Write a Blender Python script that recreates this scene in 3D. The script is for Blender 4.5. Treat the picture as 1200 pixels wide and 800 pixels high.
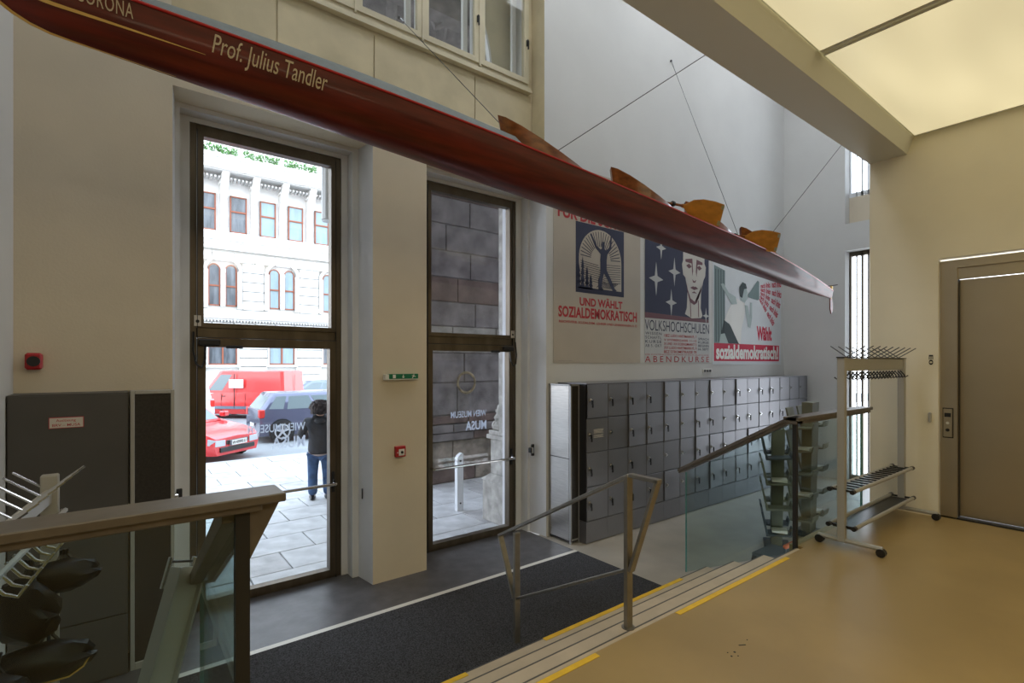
import bpy, bmesh, math, random
from mathutils import Vector, Matrix
for o in list(bpy.data.objects): bpy.data.objects.remove(o)
random.seed(7)
SC = bpy.context.scene
COL = SC.collection
PI = math.pi
# ------------------------------------------------------------------ camera
cam_d = bpy.data.cameras.new('camera'); cam = bpy.data.objects.new('camera', cam_d); COL.objects.link(cam)
cam.location = (0, 0, 2.1)
cam.rotation_euler = (PI/2, 0, math.radians(-37.8))
cam_d.sensor_width = 36; cam_d.lens = 17.94; cam_d.shift_y = 25/1200
cam_d.clip_start = .05; cam_d.clip_end = 300
SC.camera = cam
# ------------------------------------------------------------------ world / exposure
w = bpy.data.worlds.new('world'); SC.world = w; w.use_nodes = True
nt = w.node_tree; bg = nt.nodes['Background']
tc = nt.nodes.new('ShaderNodeTexCoord'); sx = nt.nodes.new('ShaderNodeSeparateXYZ'); rp = nt.nodes.new('ShaderNodeValToRGB')
nt.links.new(tc.outputs['Generated'], sx.inputs[0]); nt.links.new(sx.outputs['Z'], rp.inputs[0]); nt.links.new(rp.outputs[0], bg.inputs[0])
rp.color_ramp.elements[0].position = 0; rp.color_ramp.elements[0].color = (.93, .96, 1, 1)
rp.color_ramp.elements[1].position = .7; rp.color_ramp.elements[1].color = (.72, .85, 1, 1)
bg.inputs[1].default_value = 4.2
SC.view_settings.view_transform = 'Standard'; SC.view_settings.look = 'None'
SC.view_settings.exposure = 0.2; SC.view_settings.gamma = 1; SC.view_settings.use_curve_mapping = False
def portal(x, y, z, sx_, sz, rot):
    l = bpy.data.lights.new('window_portal', 'AREA'); l.shape = 'RECTANGLE'; l.size = sx_; l.size_y = sz
    l.cycles.is_portal = True
    o = bpy.data.objects.new('window_portal', l); COL.objects.link(o); o.location = (x, y, z); o.rotation_euler = rot
def room_fill(x, y, z, sx_, sy_, e, col):
    l = bpy.data.lights.new('fill_light', 'AREA'); l.shape = 'RECTANGLE'; l.size = sx_; l.size_y = sy_; l.energy = e; l.color = col
    o = bpy.data.objects.new('fill_light', l); COL.objects.link(o); o.location = (x, y, z)
room_fill(1.2, -2.8, 4.38, 3.5, 1.6, 58, (1, .84, .60))  # area light added behind the camera to brighten the upper room walls
portal(1.12, 5.27, 2.1, 1.3, 4.1, (-PI/2, 0, 0))
portal(3.3, 5.27, 2.1, 1.4, 4.1, (-PI/2, 0, 0))
portal(2.2, 5.6, 6.2, 3.1, 2.2, (-PI/2, 0, 0))
portal(10.75, 2.95, 1.95, 1.1, 3.9, (PI/2, 0, PI/2))
portal(10.75, 2.95, 6.1, 1.1, 2.2, (PI/2, 0, PI/2))
# ------------------------------------------------------------------ materials
def new_mat(name):
    m = bpy.data.materials.new(name); m.use_nodes = True
    return m, m.node_tree, m.node_tree.nodes['Principled BSDF']
def mat(name, col, rough=.6, metal=0, noise=None, bump=None, stretch=None, col2=None, emit=None, coat=0, spec=None):
    m, t, b = new_mat(name)
    b.inputs['Roughness'].default_value = rough; b.inputs['Metallic'].default_value = metal
    b.inputs['Base Color'].default_value = (*col, 1)
    if coat: b.inputs['Coat Weight'].default_value = coat; b.inputs['Coat Roughness'].default_value = .08
    if spec is not None: b.inputs['Specular IOR Level'].default_value = spec
    if emit: b.inputs['Emission Color'].default_value = (*emit[0], 1); b.inputs['Emission Strength'].default_value = emit[1]
    if noise or bump:
        tc = t.nodes.new('ShaderNodeTexCoord'); mp = t.nodes.new('ShaderNodeMapping')
        t.links.new(tc.outputs['Object'], mp.inputs[0])
        if stretch: mp.inputs['Scale'].default_value = stretch
    if noise:
        n = t.nodes.new('ShaderNodeTexNoise'); n.inputs['Scale'].default_value = noise[0]; n.inputs['Detail'].default_value = 6
        t.links.new(mp.outputs[0], n.inputs[0])
        r = t.nodes.new('ShaderNodeValToRGB'); a = noise[1]
        c2 = col2 or tuple(min(1, c*(1+a)) for c in col); c1 = tuple(c*(1-a) for c in col)
        r.color_ramp.elements[0].position = .35; r.color_ramp.elements[0].color = (*c1, 1)
        r.color_ramp.elements[1].position = .68; r.color_ramp.elements[1].color = (*c2, 1)
        t.links.new(n.outputs[0], r.inputs[0]); t.links.new(r.outputs[0], b.inputs['Base Color'])
    if bump:
        n2 = t.nodes.new('ShaderNodeTexNoise'); n2.inputs['Scale'].default_value = bump[0]; n2.inputs['Detail'].default_value = 4
        t.links.new(mp.outputs[0], n2.inputs[0])
        bp = t.nodes.new('ShaderNodeBump'); bp.inputs['Strength'].default_value = bump[1]; bp.inputs['Distance'].default_value = .02
        t.links.new(n2.outputs[0], bp.inputs['Height']); t.links.new(bp.outputs[0], b.inputs['Normal'])
    return m
def glass(name, tint, gloss=.06, haze=0, hazecol=(.6, .65, .7)):
    m, t, b = new_mat(name); t.nodes.remove(b)
    out = t.nodes['Material Output']
    tr = t.nodes.new('ShaderNodeBsdfTransparent'); tr.inputs[0].default_value = (*tint, 1)
    gl = t.nodes.new('ShaderNodeBsdfGlossy'); gl.inputs['Roughness'].default_value = .02
    lw = t.nodes.new('ShaderNodeLayerWeight'); lw.inputs[0].default_value = .5
    pw = t.nodes.new('ShaderNodeMath'); pw.operation = 'POWER'; pw.inputs[1].default_value = 5
    fr = t.nodes.new('ShaderNodeMath'); fr.operation = 'MULTIPLY_ADD'; fr.inputs[1].default_value = .85; fr.inputs[2].default_value = gloss*.45
    t.links.new(lw.outputs['Facing'], pw.inputs[0]); t.links.new(pw.outputs[0], fr.inputs[0])
    mx = t.nodes.new('ShaderNodeMixShader')
    t.links.new(fr.outputs[0], mx.inputs[0]); t.links.new(tr.outputs[0], mx.inputs[1]); t.links.new(gl.outputs[0], mx.inputs[2])
    last = mx
    if haze:
        df = t.nodes.new('ShaderNodeBsdfDiffuse'); df.inputs[0].default_value = (*hazecol, 1)
        m2 = t.nodes.new('ShaderNodeMixShader')
        tc = t.nodes.new('ShaderNodeTexCoord'); n = t.nodes.new('ShaderNodeTexNoise'); n.inputs['Scale'].default_value = 3; n.inputs['Detail'].default_value = 8
        mm = t.nodes.new('ShaderNodeMath'); mm.operation = 'MULTIPLY'; mm.inputs[1].default_value = haze*2
        t.links.new(tc.outputs['Object'], n.inputs[0]); t.links.new(n.outputs[0], mm.inputs[0]); t.links.new(mm.outputs[0], m2.inputs[0])
        t.links.new(mx.outputs[0], m2.inputs[1]); t.links.new(df.outputs[0], m2.inputs[2]); last = m2
    t.links.new(last.outputs[0], out.inputs[0])
    return m
def frosted(name):
    m, t, b = new_mat(name); t.nodes.remove(b)
    a = t.nodes.new('ShaderNodeBsdfTransparent'); c = t.nodes.new('ShaderNodeBsdfTranslucent'); c.inputs[0].default_value = (.55, .6, .68, 1)
    mx = t.nodes.new('ShaderNodeMixShader'); mx.inputs[0].default_value = .75
    t.links.new(a.outputs[0], mx.inputs[1]); t.links.new(c.outputs[0], mx.inputs[2]); t.links.new(mx.outputs[0], t.nodes['Material Output'].inputs[0])
    return m
M = dict(
 emblem=mat('tarnished_gold', (.26, .20, .11), .7, noise=(9, .5)),
 hallfill=mat('fill_panel', (.7, .7, .7), .5, emit=((.90, .94, 1), 5.6)),  # glow for the fill panels added to the hall ceiling
 cream=mat('cream_plaster', (.68, .60, .465), .85, noise=(1.3, .05), bump=(60, .06)),
 white=mat('white_plaster', (.66, .66, .645), .85, noise=(1.0, .04), bump=(60, .05)),
 reveal=mat('reveal_paint', (.70, .71, .72), .7, noise=(2, .05)),
 niche=mat('aged_cream_paint', (.60, .52, .34), .6, noise=(2.2, .12), bump=(8, .1)),
 sash=mat('sash_paint', (.62, .56, .40), .45, noise=(3, .08)),
 beam=mat('beam_paint', (.70, .70, .64), .8),
 upwall=mat('warm_wall_paint', (.80, .755, .62), .85, noise=(1.5, .04), bump=(50, .04)),
 panel=mat('luminous_panel', (.5, .47, .38), .5, emit=((1, .87, .52), .56)),
 terrazzo=mat('polished_terrazzo', (.37, .262, .112), .34, noise=(1.1, .12), bump=(3, .03)),
 step=mat('step_stone', (.50, .42, .31), .45, noise=(6, .08)),
 stepline=mat('nosing_groove', (.08, .08, .08), .5),
 lowfloor=mat('lower_terrazzo', (.40, .365, .31), .35, noise=(2.5, .10)),
 slate=mat('dark_rubber_floor', (.095, .093, .10), .38, noise=(7, .22), bump=(30, .04)),
 mat=mat('ribbed_mat', (.05, .05, .056), .95, noise=(110, .8), bump=(160, .9)),
 strip=mat('pale_metal_strip', (.7, .68, .63), .4),
 yellow=mat('yellow_tape', (.78, .50, .03), .5, noise=(14, .08)),
 bronze=mat('bronze_steel', (.13, .105, .075), .38, .75, noise=(9, .2), stretch=(1, 1, .2)),
 darkb=mat('dark_gasket', (.015, .015, .016), .5),
 black=mat('black_plastic', (.012, .012, .014), .35),
 chrome=mat('chrome', (.62, .62, .62), .18, 1),
 steel=mat('brushed_steel', (.42, .40, .37), .3, .95, noise=(8, .12), stretch=(1, 1, 30)),
 steelr=mat('satin_rail_steel', (.30, .285, .26), .34, .85, noise=(20, .08)),
 alu=mat('grey_aluminium', (.42, .42, .41), .42, .6),
 gold=mat('lift_steel', (.44, .385, .30), .36, .85, noise=(1.5, .035), stretch=(1, 1.0, 1.5)),
 locker=mat('locker_paint', (.23, .23, .25), .36, .6, noise=(2, .06)),
 lockbody=mat('locker_carcass', (.03, .03, .032), .5, .2),
 cab=mat('grey_metal_cabinet', (.085, .08, .074), .55, .2, noise=(3, .06)),
 cabdark=mat('dark_mesh_panel', (.028, .024, .02), .45, noise=(60, .3)),
 handwood=mat('brown_metal_rail', (.15, .132, .115), .40, .35, noise=(12, .12), stretch=(1, 1, 1)),
 hull=mat('varnished_mahogany', (.115, .012, .005), .42, noise=(5, .35), stretch=(.35, 4, 4), coat=.16, spec=.25),
 hullred=mat('red_gunwale_line', (.62, .02, .02), .35, coat=.5),
 hullaft=mat('varnished_aft_deck', (.20, .04, .022), .5, noise=(5, .25), stretch=(.35, 4, 4), coat=.3),
 deck=mat('grey_deck_canvas', (.17, .20, .20), .6, noise=(20, .08)),
 goldp=mat('gold_paint', (.70, .44, .12), .4, .2),
 silverp=mat('pale_lettering', (.62, .50, .34), .4),
 coam=mat('varnished_coaming', (.28, .085, .02), .28, noise=(8, .35), stretch=(1, 3, 3), coat=.6),
 oar=mat('varnished_paddle_wood', (.60, .25, .035), .3, noise=(3, .15), stretch=(1, 6, 6), coat=.6),
 oartip=mat('paddle_tip_metal', (.45, .42, .28), .4, .5),
 cable=mat('steel_wire', (.10, .10, .10), .4, .6),
 paper1=mat('beige_poster_paper', (.50, .45, .38), .8, noise=(2, .05)),
 paper2=mat('grey_poster_paper', (.55, .56, .56), .8, noise=(2, .03)),
 paper3=mat('white_poster_paper', (.68, .71, .73), .75, noise=(2, .03)),
 navy=mat('navy_print', (.03, .035, .075), .7),
 redp=mat('red_print', (.45, .03, .04), .7),
 crimson=mat('crimson_print', (.55, .02, .06), .7),
 skinp=mat('pale_print', (.60, .57, .52), .7),
 maroon=mat('maroon_print', (.16, .07, .085), .7),
 tealp=mat('grey_green_print', (.20, .27, .27), .7),
 tealdark=mat('dark_green_print', (.045, .065, .07), .7),
 tealmid=mat('mid_green_print', (.42, .50, .49), .7),
 signgreen=mat('exit_sign_green', (.0, .16, .07), .4),
 white_pl=mat('white_plastic', (.75, .74, .70), .45),
 redpl=mat('red_plastic', (.42, .012, .015), .35),
 label=mat('label_paper', (.62, .58, .52), .6),
 glassdoor=glass('door_glass', (.97, .985, 1.0)),
 glassdirty=glass('dusty_door_glass', (.93, .94, .97), haze=.03),
 glassup=glass('old_window_glass', (.90, .90, .88), haze=.02),
 glassbal=glass('balustrade_glass', (.84, .92, .92)),
 glassedge=mat('glass_edge', (.12, .30, .28), .15),
 glasslet=frosted('frosted_lettering'),
 darkstone=mat('dark_ashlar', (.19, .17, .17), .85, noise=(3, .35), bump=(14, .5)),
 darkstone2=mat('brown_ashlar', (.14, .095, .085), .85, noise=(3, .35), bump=(14, .5)),
 darkstone3=mat('pale_ashlar', (.33, .31, .28), .85, noise=(3, .3), bump=(14, .5)),
 roughstone=mat('weathered_rubble', (.26, .22, .18), .95, noise=(4, .5), bump=(9, .9)),
 vault=mat('vault_stone', (.26, .24, .24), .9, noise=(5, .3), bump=(12, .6)),
 palestone=mat('pale_carved_stone', (.40, .385, .35), .85, noise=(7, .3), bump=(22, .6)),
 facade=mat('facade_render', (.82, .81, .78), .85, noise=(1.5, .04)),
 facade2=mat('facade_ornament', (.74, .72, .68), .85, noise=(5, .08)),
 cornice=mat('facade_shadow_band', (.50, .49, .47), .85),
 winred=mat('russet_window_frame', (.30, .09, .045), .6),
 wpane=mat('dim_pane', (.13, .145, .16), .12, noise=(.8, .4), stretch=(6, 1, 1)),
 wpane2=mat('pale_curtained_pane', (.26, .36, .40), .15, noise=(.8, .1), stretch=(6, 1, 1)),
 leaf=mat('balcony_leaves', (.10, .24, .06), .7),
 paving=mat('granite_paving', (.55, .55, .55), .7, noise=(4, .16), bump=(30, .15)),
 paving2=mat('granite_paving_worn', (.48, .47, .465), .7, noise=(4, .2), bump=(30, .15)),
 grout=mat('paving_joint', (.12, .12, .12), .9),
 road=mat('asphalt', (.28, .30, .31), .9, noise=(1.0, .10)),
 kerb=mat('kerb_granite', (.5, .5, .5), .8),
 carred=mat('red_car_paint', (.75, .035, .04), .25, coat=.8),
 vanred=mat('red_van_paint', (.80, .05, .045), .3, coat=.7),
 carblue=mat('slate_blue_car_paint', (.12, .13, .20), .25, .3, coat=.9),
 carwhite=mat('white_car_paint', (.75, .77, .8), .25, coat=.8),
 cargrey=mat('blue_grey_car_paint', (.20, .24, .30), .25, .3, coat=.8),
 carglass=mat('car_glass', (.20, .25, .26), .06),
 tyre=mat('tyre_rubber', (.02, .02, .022), .8),
 rim=mat('alloy_rim', (.6, .61, .63), .3, .7),
 lamp_r=mat('red_tail_lamp', (.65, .04, .03), .25),
 lamp_w=mat('clear_headlamp', (.6, .63, .66), .15),
 jacket=mat('black_jacket', (.022, .024, .03), .8, noise=(9, .3), bump=(12, .5)),
 jeans=mat('blue_denim', (.035, .075, .16), .85, noise=(12, .35)),
 hair=mat('dark_brown_hair', (.035, .024, .022), .7, noise=(30, .6), bump=(30, 1)),
 skin=mat('skin', (.50, .30, .22), .6),
 pink=mat('pale_pink_cotton', (.60, .48, .44), .8),
 bag=mat('glossy_black_vinyl', (.006, .006, .009), .38, spec=.3),
 pale_alu=mat('pale_powder_coat', (.42, .41, .38), .45, .25),
 olive=mat('olive_grey_board', (.19, .195, .15), .6, noise=(4, .08)),
 bluegrey=mat('slate_tray', (.06, .075, .09), .5),
 orange=mat('orange_plastic', (.5, .10, .03), .5),
 jambw=mat('white_window_frame', (.75, .77, .79), .5),
)
pt = M['panel'].node_tree; pb = pt.nodes['Principled BSDF']      # stretched noise puts soft bright bands into the glow
tc = pt.nodes.new('ShaderNodeTexCoord'); mp = pt.nodes.new('ShaderNodeMapping'); mp.inputs['Scale'].default_value = (.35, 1.3, 1)
nz = pt.nodes.new('ShaderNodeTexNoise'); nz.inputs['Scale'].default_value = 1.2; nz.inputs['Detail'].default_value = 1
mr = pt.nodes.new('ShaderNodeMapRange'); mr.inputs['From Min'].default_value = .3; mr.inputs['From Max'].default_value = .7; mr.inputs['To Min'].default_value = .46; mr.inputs['To Max'].default_value = .72
pt.links.new(tc.outputs['Object'], mp.inputs[0]); pt.links.new(mp.outputs[0], nz.inputs[0]); pt.links.new(nz.outputs[0], mr.inputs[0]); pt.links.new(mr.outputs[0], pb.inputs['Emission Strength'])
# ------------------------------------------------------------------ helpers
class MB:
    def __init__(s): s.v = []; s.f = []
    def add(s, vs, fs):
        n = len(s.v); s.v += [tuple(v) for v in vs]; s.f += [tuple(i+n for i in f) for f in fs]; return s
    def box(s, x0, x1, y0, y1, z0, z1):
        return s.add([(x0,y0,z0),(x1,y0,z0),(x1,y1,z0),(x0,y1,z0),(x0,y0,z1),(x1,y0,z1),(x1,y1,z1),(x0,y1,z1)],
            [(0,3,2,1),(4,5,6,7),(0,1,5,4),(1,2,6,5),(2,3,7,6),(3,0,4,7)])
    def hexa(s, p): # 8 points bottom4 top4
        return s.add(p, [(0,3,2,1),(4,5,6,7),(0,1,5,4),(1,2,6,5),(2,3,7,6),(3,0,4,7)])
    def bar(s, a, b, wx, wz, up=(0,0,1)):
        a = Vector(a); b = Vector(b); d = (b-a).normalized(); u = Vector(up)
        if abs(d.dot(u)) > .98: u = Vector((0,1,0))
        r = d.cross(u).normalized(); u = r.cross(d).normalized()
        p = []
        for c in (a, b):
            for i, j in ((-1,-1),(1,-1),(1,1),(-1,1)): p.append(c + r*(i*wx/2) + u*(j*wz/2))
        return s.add(p, [(0,1,2,3),(7,6,5,4),(0,4,5,1),(1,5,6,2),(2,6,7,3),(3,7,4,0)])
    def tube(s, pts, r, n=8, r2=None):
        pts = [Vector(p) for p in pts]; rings = []
        prev = None
        for i, p in enumerate(pts):
            d = (pts[min(i+1, len(pts)-1)] - pts[max(i-1, 0)]).normalized()
            u = Vector((0,0,1)) if abs(d.z) < .95 else Vector((0,1,0))
            if prev is not None and (prev - d*prev.dot(d)).length > .1: u = prev
            e = (u - d*u.dot(d)).normalized(); prev = e; f = d.cross(e)
            rr = r if r2 is None else r + (r2-r)*i/(len(pts)-1)
            rings.append([p + e*math.cos(2*PI*k/n)*rr + f*math.sin(2*PI*k/n)*rr for k in range(n)])
        vs = [v for R in rings for v in R]; fs = []
        for i in range(len(rings)-1):
            for k in range(n): fs.append((i*n+k, i*n+(k+1)%n, (i+1)*n+(k+1)%n, (i+1)*n+k))
        fs.append(tuple(range(n))[::-1]); fs.append(tuple((len(rings)-1)*n+k for k in range(n)))
        return s.add(vs, fs)
    def loft(s, rings, close=True, caps=True):
        n = len(rings[0]); vs = [v for R in rings for v in R]; fs = []
        for i in range(len(rings)-1):
            for k in range(n if close else n-1): fs.append((i*n+k, i*n+(k+1)%n, (i+1)*n+(k+1)%n, (i+1)*n+k))
        if caps and close: fs.append(tuple(range(n))[::-1]); fs.append(tuple((len(rings)-1)*n+k for k in range(n)))
        return s.add(vs, fs)
    def prism(s, pts, fn0, fn1):
        n = len(pts); vs = [fn0(p) for p in pts] + [fn1(p) for p in pts]
        return s.add(vs, [tuple(range(n))[::-1], tuple(range(n, 2*n))] + [(i, (i+1)%n, n+(i+1)%n, n+i) for i in range(n)])
    def xz(s, pts, y0, y1): return s.prism(pts, lambda p: (p[0], y0, p[1]), lambda p: (p[0], y1, p[1]))
    def yz(s, pts, x0, x1): return s.prism(pts, lambda p: (x0, p[0], p[1]), lambda p: (x1, p[0], p[1]))
    def xy(s, pts, z0, z1): return s.prism(pts, lambda p: (p[0], p[1], z0), lambda p: (p[0], p[1], z1))
    def lathe(s, prof, c=(0,0,0), n=14, axis='z'):
        rings = []
        for r, h in prof:
            R = []
            for k in range(n):
                a, b = math.cos(2*PI*k/n)*r, math.sin(2*PI*k/n)*r
                R.append({'z': (c[0]+a, c[1]+b, c[2]+h), 'y': (c[0]+a, c[1]+h, c[2]+b), 'x': (c[0]+h, c[1]+a, c[2]+b)}[axis])
            rings.append(R)
        return s.loft(rings)
    def ring(s, prof, c, n=20, axis='y'):
        prof = list(prof) + [prof[0]]; rings = []
        for r, h in prof:
            R = []
            for k in range(n):
                a, b = math.cos(2*PI*k/n)*r, math.sin(2*PI*k/n)*r
                R.append({'z': (c[0]+a, c[1]+b, c[2]+h), 'y': (c[0]+a, c[1]+h, c[2]+b), 'x': (c[0]+h, c[1]+a, c[2]+b)}[axis])
            rings.append(R)
        return s.loft(rings, caps=False)
    def ell(s, c, r, n=10, m=6):
        rings = []
        for i in range(1, m):
            t = PI*i/m
            rings.append([(c[0]+r[0]*math.sin(t)*math.cos(2*PI*k/n), c[1]+r[1]*math.sin(t)*math.sin(2*PI*k/n), c[2]-r[2]*math.cos(t)) for k in range(n)])
        return s.loft(rings)
    def build(s, name, m, parent=None, bevel=0, smooth=False, world=False, label=None):
        me = bpy.data.meshes.new(name)
        off = Vector((0,0,0))
        if parent is not None and world:
            q = parent
            while q: off += Vector(q.location); q = q.parent
        me.from_pydata([tuple(Vector(v)-off) for v in s.v], [], s.f); me.validate()
        bm = bmesh.new(); bm.from_mesh(me); bmesh.ops.recalc_face_normals(bm, faces=bm.faces)
        if bevel:
            bmesh.ops.bevel(bm, geom=[e for e in bm.edges if len(e.link_faces) == 2 and e.calc_face_angle(0) > .6], offset=bevel, segments=1, affect='EDGES')
        if smooth:
            for f in bm.faces: f.smooth = True
            for e in bm.edges:
                if len(e.link_faces) == 2 and e.calc_face_angle(0) > .7: e.smooth = False
        bm.to_mesh(me); bm.free(); me.materials.append(M[m])
        o = bpy.data.objects.new(name, me); COL.objects.link(o)
        if parent is not None: o.parent = parent
        if label: o['label'] = label
        return o
def B(name, m, x0, x1, y0, y1, z0, z1, parent=None, bevel=0, world=True):
    return MB().box(x0, x1, y0, y1, z0, z1).build(name, m, parent, bevel, world=world)
def tag(o, label, cat, group=None):
    o['label'] = label; o['category'] = cat
    if group: o['group'] = group
    return o
def thing(name, label, cat, loc=(0,0,0), rz=0, group=None):
    o = bpy.data.objects.new(name, None); COL.objects.link(o); o.location = loc; o.rotation_euler = (0,0,rz)
    o.empty_display_size = .1
    return tag(o, label, cat, group)
def struct(o): o['kind'] = 'structure'; return o
def sthing(name, loc=(0,0,0)):
    o = bpy.data.objects.new(name, None); COL.objects.link(o); o.location = loc; o['kind'] = 'structure'; return o
def child(name, mesh, parent, loc=(0,0,0), rot=(0,0,0), scale=(1,1,1)):
    o = bpy.data.objects.new(name, mesh); COL.objects.link(o); o.parent = parent; o.location = loc; o.rotation_euler = rot; o.scale = scale
    return o
def dup(root, loc=None, rz=None, label=None):
    r = root.copy(); COL.objects.link(r)
    if loc is not None: r.location = loc
    if rz is not None: r.rotation_euler = (0,0,rz)
    if label: r['label'] = label
    for ch in root.children:
        c = ch.copy(); COL.objects.link(c); c.parent = r
        for g in ch.children:
            d = g.copy(); COL.objects.link(d); d.parent = c
    return r
def text_geo(s, bold=0, shear=0, space=1.0, lines=1.0, align='LEFT', res=3):
    cu = bpy.data.curves.new('t', 'FONT'); cu.body = s; cu.offset = bold; cu.shear = shear; cu.space_character = space
    cu.space_line = lines; cu.align_x = align; cu.resolution_u = res
    o = bpy.data.objects.new('t', cu); COL.objects.link(o)
    dg = bpy.context.evaluated_depsgraph_get(); me = bpy.data.meshes.new_from_object(o.evaluated_get(dg))
    vs = [tuple(v.co) for v in me.vertices]; fs = [tuple(p.vertices) for p in me.polygons]
    bpy.data.objects.remove(o); bpy.data.curves.remove(cu); bpy.data.meshes.remove(me)
    x0 = min(v[0] for v in vs); x1 = max(v[0] for v in vs); y0 = min(v[1] for v in vs); y1 = max(v[1] for v in vs)
    return [((v[0]-x0)/(x1-x0), (v[1]-y0)/(y1-y0)) for v in vs], fs
def text(s, name, m, parent, fn, **k):
    """fn maps (0..1, 0..1) to a world point"""
    uv, fs = text_geo(s, **k)
    return MB().add([fn(u, v) for u, v in uv], fs).build(name, m, parent, world=True)
def wall_text(s, m, parent, x0, x1, z0, z1, y, name='lettering', **k):
    if '\n' in s:          # one part per printed line
        L = s.split('\n'); n = len(L); ph = (z1-z0)/(n-.3)
        for i, q in enumerate(L): wall_text(q, m, parent, x0, x1, z1-i*ph-ph*.7, z1-i*ph, y, name, **k)
        return
    return text(s, name, m, parent, lambda u, v: (x0+(x1-x0)*u, y, z0+(z1-z0)*v), **k)

# ================================================================== STRUCTURE
WY = 4.62           # inner face of the entrance wall
ZC = 8.2            # hall ceiling
wf = MB()
def wallbox(x0, x1, z0, z1, y0=WY, y1=5.3): wf.box(x0, x1, y0, y1, z0, z1)
D1 = (.337, 1.918); D2 = (2.488, 4.106)
wallbox(-.9, D1[0], 0, 4.74)
wallbox(-.9, .33, 4.74, ZC)
wallbox(D1[1], D2[0], 0, 4.2)
wallbox(D1[0], D2[1], 4.2, 4.74)
wf.build('wall_front', 'cream'); struct(bpy.data.objects['wall_front'])
wr = MB().box(D2[1], 10.6, WY, 5.3, 0, 4.74).box(4.08, 10.6, WY, 5.3, 4.74, ZC).build('wall_front', 'white'); struct(wr)
# stepped reveals of both door openings
rv = MB()
for (a, b), (c, d), (e, f) in ((D1, (.405, 1.822), (.486, 1.758)), (D2, (2.56, 4.04), (2.66, 3.955))):
    for sgn, p, q, r in ((-1, a, c, e), (1, b, d, f)):
        st = c if sgn < 0 else d
        q2 = q + .06*sgn if True else q
        # splay from front corner to the first step, then two square steps
        pts = [(p, WY), (p - .034*sgn, 4.89), (q, 4.89), (q, 5.02), (r, 5.02), (r, 5.3), (p + .01*sgn, 5.3)]
        rv.xy(pts, 0, 4.2)
    rv.box(c, d, 4.89, 5.3, 4.16, 4.2); rv.box(e, f, 5.02, 5.3, 4.118, 4.16)
struct(rv.build('trim_1', 'reveal'))
# upper niche: aged back wall with the window opening
nb = MB().box(.33, 4.08, 4.86, 4.96, 4.74, 5.46).box(.33, .375, 4.86, 4.96, 5.46, 8.18).box(4.0, 4.08, 4.86, 4.96, 5.46, 8.18)
struct(nb.build('wall_front', 'niche'))
rvn = struct(MB().box(4.078, 4.081, WY+.002, 4.86, 4.75, ZC).box(.329, .332, WY+.002, 4.86, 4.75, ZC).build('trim_3', 'niche'))
tr = sthing('trim_2')
for x0, x1 in ((.35, 1.12), (1.13, 2.02), (2.03, 3.22), (3.23, 4.06)):
    B('sill_panel', 'niche', x0, x1-.004, 4.845, 4.862, 4.76, 5.36, tr)
# outer arched opening layer (cream spandrels, white rim)
def arch_pts(cx, cz, r, a0, a1, n): return [(cx + r*math.cos(a0+(a1-a0)*i/n), cz + r*math.sin(a0+(a1-a0)*i/n)) for i in range(n+1)]
R0 = 1.52; CX, CZ = 2.2, 5.72
sp = MB()
for sg in (1, -1):
    arc = [(CX + sg*R0*math.cos(t*PI/2/12), CZ + R0*math.sin(t*PI/2/12)) for t in range(13)]
    for i in range(12):
        (xa, za), (xb, zb) = arc[i], arc[i+1]
        xo = CX + sg*2.0
        sp.xz([(xa, za), (xb, zb), (xo, zb), (xo, za)], 5.24, 5.3)
    sp.box(*sorted((CX+sg*R0, CX+sg*2.0)), 5.24, 5.3, 4.74, CZ)
sp.box(CX-2, CX+2, 5.24, 5.3, CZ+R0, ZC)
sp.box(.33, 4.08, 4.96, 5.3, 4.74, 5.4)
struct(sp.build('wall_front', 'sash'))
rim = MB()
arc = arch_pts(CX, CZ, R0, 0, PI, 32)
for i in range(32):
    (xa, za), (xb, zb) = arc[i], arc[i+1]
    k = (R0-.03)/R0
    rim.xz([(xa, za), (xb, zb), (CX+(xb-CX)*k, CZ+(zb-CZ)*k), (CX+(xa-CX)*k, CZ+(za-CZ)*k)], 5.2, 5.26)
struct(rim.build('trim_4', 'jambw'))
# upper window with five sashes
w1 = sthing('window_1', (.375, 4.84, 5.46))
B('window_frame', 'sash', .375, 4.0, 4.82, 4.9, 5.46, 5.51, w1); B('window_frame', 'sash', .375, 4.0, 4.82, 4.9, 8.12, 7.7, w1)
B('window_frame', 'sash', 3.965, 4.0, 4.82, 4.9, 5.51, 8.12, w1)
MB().box(.35, 4.03, 4.79, 4.86, 5.40, 5.43).box(.35, 4.02, 4.80, 4.86, 5.43, 5.46).build('sill', 'sash', w1, world=True)
for i in range(5):
    x0 = .375 + i*.7225; x1 = x0 + .7225
    s = MB().box(x0+.008, x0+.07, 4.80, 4.85, 5.50, 8.13).box(x1-.065, x1-.008, 4.80, 4.85, 5.50, 8.13).box(x0+.07, x1-.065, 4.80, 4.85, 5.50, 5.56).box(x0+.07, x1-.065, 4.80, 4.85, 8.07, 8.13)
    s.box(x0-.012, x0+.008, 4.79, 4.86, 5.47, 8.15)
    so = s.build('sash', 'sash', w1, world=True)
    B('pane', 'glassup', x0+.07, x1-.065, 4.822, 4.826, 5.56, 8.07, so)
    MB().box(x1-.045, x1-.03, 4.77, 4.80, 5.95, 6.02).box(x1-.042, x1-.034, 4.755, 4.775, 5.90, 6.0).build('latch', 'darkb', so, world=True)
    s2 = MB().box(x0+.03, x0+.09, 5.02, 5.06, 5.46, 8.17).box(x1-.09, x1-.03, 5.02, 5.06, 5.46, 8.17).build('outer_sash', 'jambw', w1, world=True)

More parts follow.
